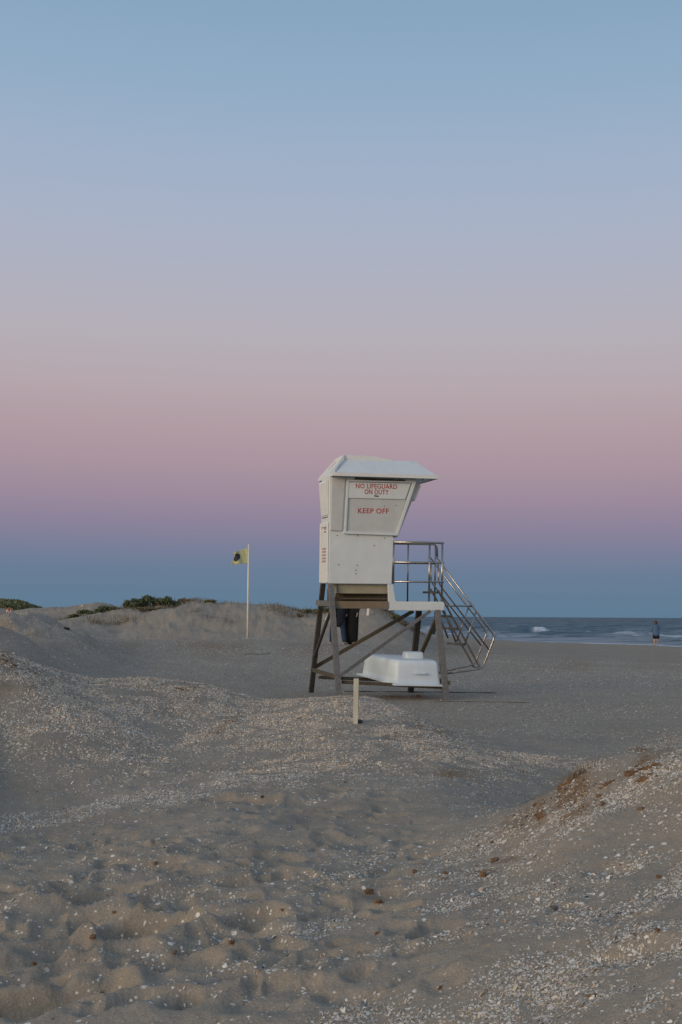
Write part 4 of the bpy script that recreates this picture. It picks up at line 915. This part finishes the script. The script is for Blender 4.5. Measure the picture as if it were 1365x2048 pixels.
# clay ledges (eroded crust) on the mounds
for i, (px, py, w_, a_, lab) in enumerate(((1130, 1570, 36, -.5, 'orange clay crust on the left shoulder of the right mound'), (1285, 1542, 60, -.35, 'long brown clay crust below the right mound crest'), (1215, 1570, 34, -.5, 'short dark clay crust in the middle of the right mound'),
                                       (1270, 1499, 26, 0., 'flat clay crust on the very top of the right mound'), (12, 1322, 34, .3, 'orange clay crust on the left mound top'), (28, 1345, 16, .2, 'small orange clay crust beneath the left mound top'),
                                       (360, 1379, 24, .1, 'orange clay crust on the middle mound crest'), (1290, 1556, 40, -.35, 'thin clay crust beneath the long crust on the right mound'))):
    p = ground_hit(px, py, 3.2, 14); r = w_/F*p.y*.5; bm = bmesh.new(); rg_ = random.Random(i+90)
    for k in range(7): 
        q = Vector((rg_.uniform(-1, 1)*r, rg_.uniform(-.25, .25)*r, 0)); q = Vector((q.x, q.y, gz(p.x+q.x, p.y+q.y)-p.z)); rr_ = r*rg_.uniform(.12, .3)
        blob(bm, q, (rr_*1.5, rr_, rr_*.45), i*9+k, .7, 3, 2.2)
    o = obj('clay_crust', bm, M_rock, None, True); o.location = p; tag(o, lab, 'clay crust', 'clay crusts on the mounds')
# ------------------------------------------------------------------ small signs and posts
p = at(18.5, 1223, 44.); x = p.x; zg = gz(x, 44.); root = empty('notice_board', (x, 44., zg)); tag(root, 'small red brown square board with pale frame and white P-1 behind the left mound', 'sign')
hw = 6.6/F*44; zc = p.z-zg
bm = bmesh.new(); box(bm, (-hw, -.012, zc-hw*.98), (hw, .012, zc+hw*.98)); bd = obj('board', bm, M_sign, root)
bm = bmesh.new()
for s in (-1, 1): box(bm, (s*hw-.012, -.022, zc-hw), (s*hw+.012, .016, zc+hw))
box(bm, (-hw+.0125, -.022, zc+hw-.012), (hw-.0125, .016, zc+hw+.012)); box(bm, (-hw+.0125, -.022, zc-hw-.012), (hw-.0125, .016, zc-hw+.012)); obj('frame', bm, M_rust, root)
cu = bpy.data.curves.new('lettering', 'FONT'); cu.body = 'P-1'; cu.size = hw*1.35; cu.offset = .006; cu.extrude = .003; cu.align_x = 'CENTER'; cu.align_y = 'CENTER'
tmp = bpy.data.objects.new('tmp', cu); COL.objects.link(tmp); bpy.context.view_layer.update()
me = bpy.data.meshes.new_from_object(tmp.evaluated_get(bpy.context.evaluated_depsgraph_get())); bpy.data.objects.remove(tmp); me.materials.clear(); me.name = 'lettering'
o = link('lettering', me, M_signw, bd); o.location = (0, -.0165, zc); o.rotation_euler = (math.pi/2, 0, 0)
bm = bmesh.new(); box(bm, (-.03, .017, -.2), (.03, .06, zc+hw)); obj('post', bm, M_timber, root)
def post(name, px, pyt, pyb, Y, w, label, lean=0):
    b = at(px, pyb, Y); tp_ = at(px+lean, pyt, Y); zg = gz(b.x, Y); root = empty(name, (b.x, Y, zg)); bm = bmesh.new()
    beam(bm, (0, 0, -.15), (tp_.x-b.x, 0, tp_.z-zg), w, w, (0, 1, 0)); obj('post', bm, M_pole, root); tag(root, label, 'marker post')
    bm = bmesh.new(); q = Vector((tp_.x-b.x, 0, tp_.z-zg)); beam(bm, q+Vector((0, 0, .001)), q+Vector((0, 0, .04)), w*1.25, w*1.25, (0, 1, 0)); obj('cap', bm, M_signw, root)
post('marker_post', 165, 1211.5, 1217, 66, .11, 'short white marker post on the pale dune at left')
post('marker_post', 735, 1210, 1231, ground_hit(735, 1231, 40, 60).y, .09, 'leaning white post on the dune seen under the tower floor', 2.5)
# ------------------------------------------------------------------ people
def remesh(bm, name, mat, parent, vox, smooth=4, decim=0):
    bmesh.ops.recalc_face_normals(bm, faces=bm.faces); me = bpy.data.meshes.new('t'); bm.to_mesh(me); bm.free()
    o = bpy.data.objects.new('t', me); COL.objects.link(o); m = o.modifiers.new('r', 'REMESH'); m.mode = 'VOXEL'; m.voxel_size = vox
    s = o.modifiers.new('s', 'SMOOTH'); s.iterations = smooth; s.factor = .5
    bpy.context.view_layer.update(); me2 = bpy.data.meshes.new_from_object(o.evaluated_get(bpy.context.evaluated_depsgraph_get()))
    bpy.data.objects.remove(o); me2.name = name; me2.materials.clear(); return link(name, me2, mat, parent, True)
def hand(bm, wr, d, pal, side):
    """wr wrist, d direction, pal palm-normal, side=+1/-1 thumb side"""
    d = Vector(d).normalized(); pal = Vector(pal); pal = (pal-d*pal.dot(d)).normalized(); s = d.cross(pal)*side
    loft(bm, [wr, wr+d*.04, wr+d*.085], [(.024, .016), (.036, .016), (.04, .015)], s, 10)
    for k, (o, l_) in enumerate(((-.030, .06), (-.010, .075), (.010, .07), (.029, .055))):
        a = wr+d*.08+s*o; b = a+d*l_*.5+pal*.006; c = b+d*l_*.38+pal*.022; loft(bm, [a, b, c], [.0085, .008, .007], s, 6)
    a = wr+d*.03-s*.028; b = a+d*.03-s*.022+pal*.01; c = b+d*.028-s*.004+pal*.012; loft(bm, [a, b, c], [.011, .010, .008], s, 6)
def head(bm, c, f, k=1.):
    f = Vector(f).normalized(); s = f.cross(Vector((0, 0, 1))).normalized()
    loft(bm, [c+Vector((0, 0, -.10))+f*.02, c+Vector((0, 0, -.055))+f*.012, c, c+Vector((0, 0, .05)), c+Vector((0, 0, .09))-f*.005], [(.045, .05), (.062, .08), (.075, .095), (.073, .095), (.05, .07)], s, 14)
    loft(bm, [c+f*.085+Vector((0, 0, .02)), c+f*.108+Vector((0, 0, -.018))], [(.010, .010), (.015, .012)], s, 8)
    for q in (-1, 1):
        loft(bm, [c+s*q*.076+Vector((0, 0, .02)), c+s*q*.08+Vector((0, 0, -.03))], [(.008, .018), (.007, .012)], s, 8)
        loft(bm, [c+f*.083+s*q*.02+Vector((0, 0, .028)), c+f*.083+s*q*.042+Vector((0, 0, .026))], [.009, .007], (0, 0, 1), 6)
    loft(bm, [c+f*.082-s*.022+Vector((0, 0, -.05)), c+f*.086+Vector((0, 0, -.051)), c+f*.082+s*.022+Vector((0, 0, -.05))], [.006, .008, .006], (0, 0, 1), 6)
def foot(bm, a, f):
    f = Vector(f).normalized(); s = f.cross(Vector((0, 0, 1)))
    loft(bm, [a+Vector((0, 0, -.035))-f*.05, a+Vector((0, 0, -.03))+f*.03, a+Vector((0, 0, -.045))+f*.11, a+Vector((0, 0, -.055))+f*.17], [(.03, .03), (.038, .04), (.044, .024), (.036, .014)], s, 10)
def V3(*a): return Vector(a)
# woman by the water, seen from behind ; local frame: x right, y away, z up
def woman():
    Y = 79.; b = at(1313, 1291, Y); b.z = gz(b.x, Y); b.z = max(b.z, -.44)
    root = empty('person', b); tag(root, 'person in blue jacket and black shorts standing barefoot at the waterline seen from behind', 'person')
    s = (1291.5-1242.5)/F*Y/1.66; root.scale = (s*1.14, s*1.05, s)
    f = V3(0.1, 1, 0); bm = bmesh.new()
    hips = V3(0, 0, .88)
    loft(bm, [V3(0, 0, .84), V3(0, 0, .95), V3(0, .0, 1.08), V3(0, 0, 1.24), V3(0, 0, 1.36), V3(0, .0, 1.42)], [(.165, .12), (.165, .12), (.135, .10), (.16, .11), (.15, .09), (.06, .06)])
    loft(bm, [V3(0, 0, 1.38), V3(0, .01, 1.48)], [.052, .05])
    head(bm, V3(0, .02, 1.555), f)
    for q, ft in ((-1, V3(-.095, .02, .08)), (1, V3(.10, .10, .08))):
        loft(bm, [V3(q*.085, 0, .86), V3(q*.092, .0, .66), V3(q*.088, .01, .47), V3(ft.x, ft.y*.6-.02, .34), ft], [(.09, .095), (.08, .085), (.062, .064), (.066, .066), (.04, .042)])
        foot(bm, ft, (q*.15, 1, 0))
    loft(bm, [V3(-.17, 0, 1.37), V3(-.225, 0, 1.12), V3(-.255, .04, .92), V3(-.262, .06, .85)], [.05, .042, .034, .024]); hand(bm, V3(-.262, .06, .85), (-.05, .1, -1), (1, 0, 0), 1)
    loft(bm, [V3(.17, 0, 1.37), V3(.225, -.02, 1.12), V3(.22, .20, 1.10), V3(.21, .24, 1.11)], [.05, .042, .034, .024]); hand(bm, V3(.21, .24, 1.11), (-.1, 1, .1), (-1, 0, 0), -1)
    remesh(bm, 'body', M_skin, root, .008, 3)
    bm = bmesh.new()   # jacket
    loft(bm, [V3(0, 0, .75), V3(0, 0, .82), V3(0, 0, .95), V3(0, 0, 1.10), V3(0, 0, 1.26), V3(0, 0, 1.38), V3(0, 0, 1.43)], [(.215, .16), (.22, .165), (.205, .155), (.175, .135), (.185, .14), (.165, .115), (.08, .08)])
    loft(bm, [V3(-.165, 0, 1.385), V3(-.23, 0, 1.12), V3(-.26, .04, .91)], [.068, .058, .046]); loft(bm, [V3(.165, 0, 1.385), V3(.24, -.03, 1.12), V3(.225, .18, 1.10)], [.068, .060, .046])
    remesh(bm, 'jacket', M_jacket, root, .014)
    bm = bmesh.new()
    loft(bm, [V3(0, 0, .78), V3(0, 0, .95)], [(.185, .135), (.175, .13)])
    for q in (-1, 1): loft(bm, [V3(q*.088, 0, .85), V3(q*.096, .003, .53)], [(.108, .108), (.102, .10)])
    remesh(bm, 'shorts', M_blackc, root, .014)
    bm = bmesh.new(); loft(bm, [V3(0, -.035, 1.38), V3(0, -.03, 1.44), V3(0, .0, 1.53), V3(0, .005, 1.60), V3(0, .01, 1.655)], [(.105, .05), (.112, .07), (.102, .092), (.095, .105), (.06, .075)])
    remesh(bm, 'hair', M_hair, root, .014, 2)
woman()
def standing(px, pyf, Y, H, rot, label, top_m, leg_m, hair_m, legs, coat=False, armL=None):
    b = at(px, pyf, Y); b.z = gz(b.x, Y); root = empty('person', b); root.rotation_euler = (0, 0, rot); k = H/1.72; root.scale = (k, k, k); tag(root, label, 'person')
    bm = bmesh.new()
    loft(bm, [V3(0, 0, .86), V3(0, 0, .97), V3(0, 0, 1.12), V3(0, 0, 1.28), V3(0, 0, 1.41), V3(0, 0, 1.47)], [(.165, .115), (.16, .115), (.14, .10), (.17, .115), (.17, .09), (.06, .06)])
    loft(bm, [V3(0, 0, 1.43), V3(0, .01, 1.54)], [.055, .052]); head(bm, V3(0, .02, 1.61), (0, 1, 0))
    for q, kn, ft in legs:
        loft(bm, [V3(q*.085, 0, .88), (V3(q*.085, 0, .88)+kn)/2, kn, (kn*2+ft)/3, ft], [(.09, .095), (.08, .085), (.055, .058), (.054, .056), (.034, .036)]); foot(bm, ft, (0, 1, 0))
    for q in (-1, 1):
        if armL and q == armL[0]: el, wr, dr = armL[1:]
        else: el, wr, dr = V3(q*.24, .02, 1.15), V3(q*.22, .15, .93), V3(0, .3, -1)
        loft(bm, [V3(q*.18, 0, 1.42), el, wr], [.052, .043, .026]); hand(bm, wr, dr, (-q, 0, 0), q)
    remesh(bm, 'body', M_skin, root, .008, 3)
    bm = bmesh.new()
    bot = .66 if not coat else .14
    loft(bm, [V3(0, 0, bot), V3(0, 0, .97), V3(0, 0, 1.13), V3(0, 0, 1.30), V3(0, 0, 1.43), V3(0, 0, 1.48)], [(.21, .16) if not coat else (.20, .16), (.235, .165), (.175, .13), (.195, .14), (.185, .11), (.085, .08)])
    for q in (-1, 1):
        if armL and q == armL[0]: el, wr, dr = armL[1:]
        else: el, wr, dr = V3(q*.24, .02, 1.15), V3(q*.22, .15, .93), V3(0, .3, -1)
        loft(bm, [V3(q*.175, 0, 1.43), el, el.lerp(wr, .55 if armL and q == armL[0] else .93)], [.07, .062, .048])
    remesh(bm, 'coat' if coat else 'sweater', top_m, root, .014)
    bm = bmesh.new(); loft(bm, [V3(0, 0, .84), V3(0, 0, .98)], [(.18, .135), (.17, .13)])
    for q, kn, ft in legs:
        loft(bm, [V3(q*.088, 0, .88), (V3(q*.088, 0, .88)+kn)/2, kn, (kn*2+ft)/3, ft.lerp(kn, .10)], [(.115, .12), (.105, .11), (.075, .08), (.074, .078), (.064, .07)])
    remesh(bm, 'trousers', leg_m, root, .012)
    bm = bmesh.new(); loft(bm, [V3(0, -.05, 1.44), V3(0, -.045, 1.52), V3(0, -.012, 1.62), V3(0, -.002, 1.68), V3(0, .005, 1.715)], [(.085, .045), (.095, .06), (.092, .088), (.086, .1), (.05, .06)]); remesh(bm, 'hair', hair_m, root, .014, 2)
standing(676, 1290.5, 35.0, 1.70, R(-18), 'barefoot person in dark blue jeans and navy top standing behind the tower, hand hanging down', M_navy, M_denim, M_hair,
         [(-1, V3(-.16, -.03, .48), V3(-.20, .02, .08)), (1, V3(.14, .04, .47), V3(.21, -.02, .08))], False, (-1, V3(-.05, -.2, 1.12), V3(-.02, -.19, .90), V3(.05, 0, -1)))
standing(703, 1290.5, 35.2, 1.72, R(165), 'person in long black coat standing beside the jeans wearer behind the tower', M_blackc, M_blackc, M_hair,
         [(-1, V3(-.11, 0, .48), V3(-.10, .03, .08)), (1, V3(.11, .02, .48), V3(.10, -.02, .08))], True)
def sitter():
    Y = 104.; b = at(866.5, 1266.5, Y); b.z = gz(b.x, Y); root = empty('person', b); tag(root, 'distant person in dark teal sitting on the shore, seen past the tower leg', 'person')
    bm = bmesh.new(); loft(bm, [V3(0, 0, .12), V3(0, 0, .3), V3(0, 0, .5), V3(0, 0, .6)], [(.17, .14), (.15, .12), (.17, .11), (.07, .07)]); loft(bm, [V3(0, 0, .6), V3(0, 0, .7)], [.055, .05]); head(bm, V3(0, .02, .77), (0, 1, 0))
    for q in (-1, 1):
        loft(bm, [V3(q*.09, .02, .12), V3(q*.14, .38, .42), V3(q*.12, .55, .08)], [.09, .06, .04]); foot(bm, V3(q*.12, .55, .07), (0, 1, 0))
        loft(bm, [V3(q*.19, 0, .54), V3(q*.24, .1, .3), V3(q*.14, .32, .42)], [.05, .042, .028]); hand(bm, V3(q*.14, .32, .42), (-q, .3, 0), (0, 0, -1), q)
    remesh(bm, 'body', M_skin, root, .008, 3)
    bm = bmesh.new(); loft(bm, [V3(0, 0, .10), V3(0, 0, .3), V3(0, 0, .5), V3(0, 0, .61)], [(.22, .18), (.21, .16), (.20, .14), (.09, .09)])
    for q in (-1, 1): loft(bm, [V3(q*.18, 0, .55), V3(q*.25, .1, .3), V3(q*.16, .28, .40)], [.075, .065, .05]); loft(bm, [V3(q*.09, .02, .13), V3(q*.14, .38, .42), V3(q*.12, .54, .14)], [.115, .08, .06])
    remesh(bm, 'clothing', M_teal, root, .014)
    bm = bmesh.new(); loft(bm, [V3(0, -.04, .66), V3(0, -.02, .76), V3(0, 0, .86)], [(.095, .06), (.10, .10), (.07, .08)]); remesh(bm, 'hair', M_hair2, root, .014, 2)
sitter()
# ------------------------------------------------------------------ sky and light
wd = bpy.data.worlds.new('World'); S.world = wd; wd.use_nodes = True; nt = wd.node_tree; bg = nt.nodes['Background']
tc = nt.nodes.new('ShaderNodeTexCoord'); sx = nt.nodes.new('ShaderNodeSeparateXYZ'); nt.links.new(tc.outputs['Generated'], sx.inputs[0])
def s2l(c): return tuple(((v/255)/12.92 if v/255 <= .04045 else ((v/255+.055)/1.055)**2.4) for v in c)
SKY = [(0, (135, 165, 191)), (150, (144, 171, 197)), (300, (157, 176, 200)), (450, (168, 178, 198)), (580, (176, 177, 191)), (690, (181, 174, 182)), (780, (181, 167, 173)), (860, (177, 156, 164)),
       (930, (169, 148, 159)), (1000, (155, 138, 156)), (1050, (140, 131, 154)), (1100, (122, 127, 152)), (1140, (107, 125, 150)), (1185, (99, 124, 148)), (1232, (95, 124, 147))]
rp = nt.nodes.new('ShaderNodeValToRGB'); e = rp.color_ramp.elements
stops = [(0.0, (60, 76, 92)), (.02, (92, 121, 144))]
for py, c in SKY[::-1]:
    d = ray(682, py).normalized(); stops.append((.02+max(d.z, 0)*.97, c))
stops += [(.62, (122, 152, 186)), (.99, (122, 148, 180))]
while len(e) < len(stops): e.new(.5)
for q, (p_, c) in zip(e, stops): q.position = p_; q.color = (*s2l(c), 1)
# bands sit very slightly lower towards the left
ma = nt.nodes.new('ShaderNodeMath'); ma.operation = 'MULTIPLY_ADD'; ma.inputs[1].default_value = .012; nt.links.new(sx.outputs['X'], ma.inputs[0]); nt.links.new(sx.outputs['Z'], ma.inputs[2])
cl_ = nt.nodes.new('ShaderNodeMath'); cl_.operation = 'MULTIPLY_ADD'; cl_.inputs[1].default_value = .97; cl_.inputs[2].default_value = .02; nt.links.new(ma.outputs[0], cl_.inputs[0]); nt.links.new(cl_.outputs[0], rp.inputs[0])
# the half of the sky where the sun went down (behind and left of the camera)
r2 = nt.nodes.new('ShaderNodeValToRGB'); e2 = r2.color_ramp.elements; GL = [(0, (.25, .20, .16)), (.02, (1.05, .68, .40)), (.12, (.90, .69, .48)), (.32, (.62, .60, .54)), (.65, (.38, .44, .50)), (1., (.24, .33, .46))]
while len(e2) < len(GL): e2.new(.5)
for q, (p_, c) in zip(e2, GL): q.position = p_; q.color = (*c, 1)
nt.links.new(cl_.outputs[0], r2.inputs[0])
dt = nt.nodes.new('ShaderNodeVectorMath'); dt.operation = 'DOT_PRODUCT'; nt.links.new(tc.outputs['Generated'], dt.inputs[0]); dt.inputs[1].default_value = Vector((-.80, -.60, 0)).normalized()
mr = nt.nodes.new('ShaderNodeMapRange'); mr.interpolation_type = 'SMOOTHSTEP'; mr.inputs['From Min'].default_value = -.15; mr.inputs['From Max'].default_value = .75; nt.links.new(dt.outputs['Value'], mr.inputs['Value'])
ad = nt.nodes.new('ShaderNodeMix'); ad.data_type = 'RGBA'; nt.links.new(mr.outputs[0], ad.inputs[0]); nt.links.new(rp.outputs[0], ad.inputs[6]); nt.links.new(r2.outputs[0], ad.inputs[7])
nt.links.new(ad.outputs[2], bg.inputs[0]); bg.inputs[1].default_value = 1.0
sl = bpy.data.lights.new('sun', 'SUN'); sl.energy = 1.35; sl.angle = R(24); sl.color = (1., .82, .64); so = bpy.data.objects.new('sun', sl); COL.objects.link(so)
so.rotation_euler = Vector((-.68, -.73, .20)).to_track_quat('Z', 'Y').to_euler()
S.render.engine = 'CYCLES'; S.view_settings.view_transform = 'Standard'; S.view_settings.look = 'None'; S.view_settings.exposure = 0; S.view_settings.gamma = 1
S.render.resolution_x = 682; S.render.resolution_y = 1024
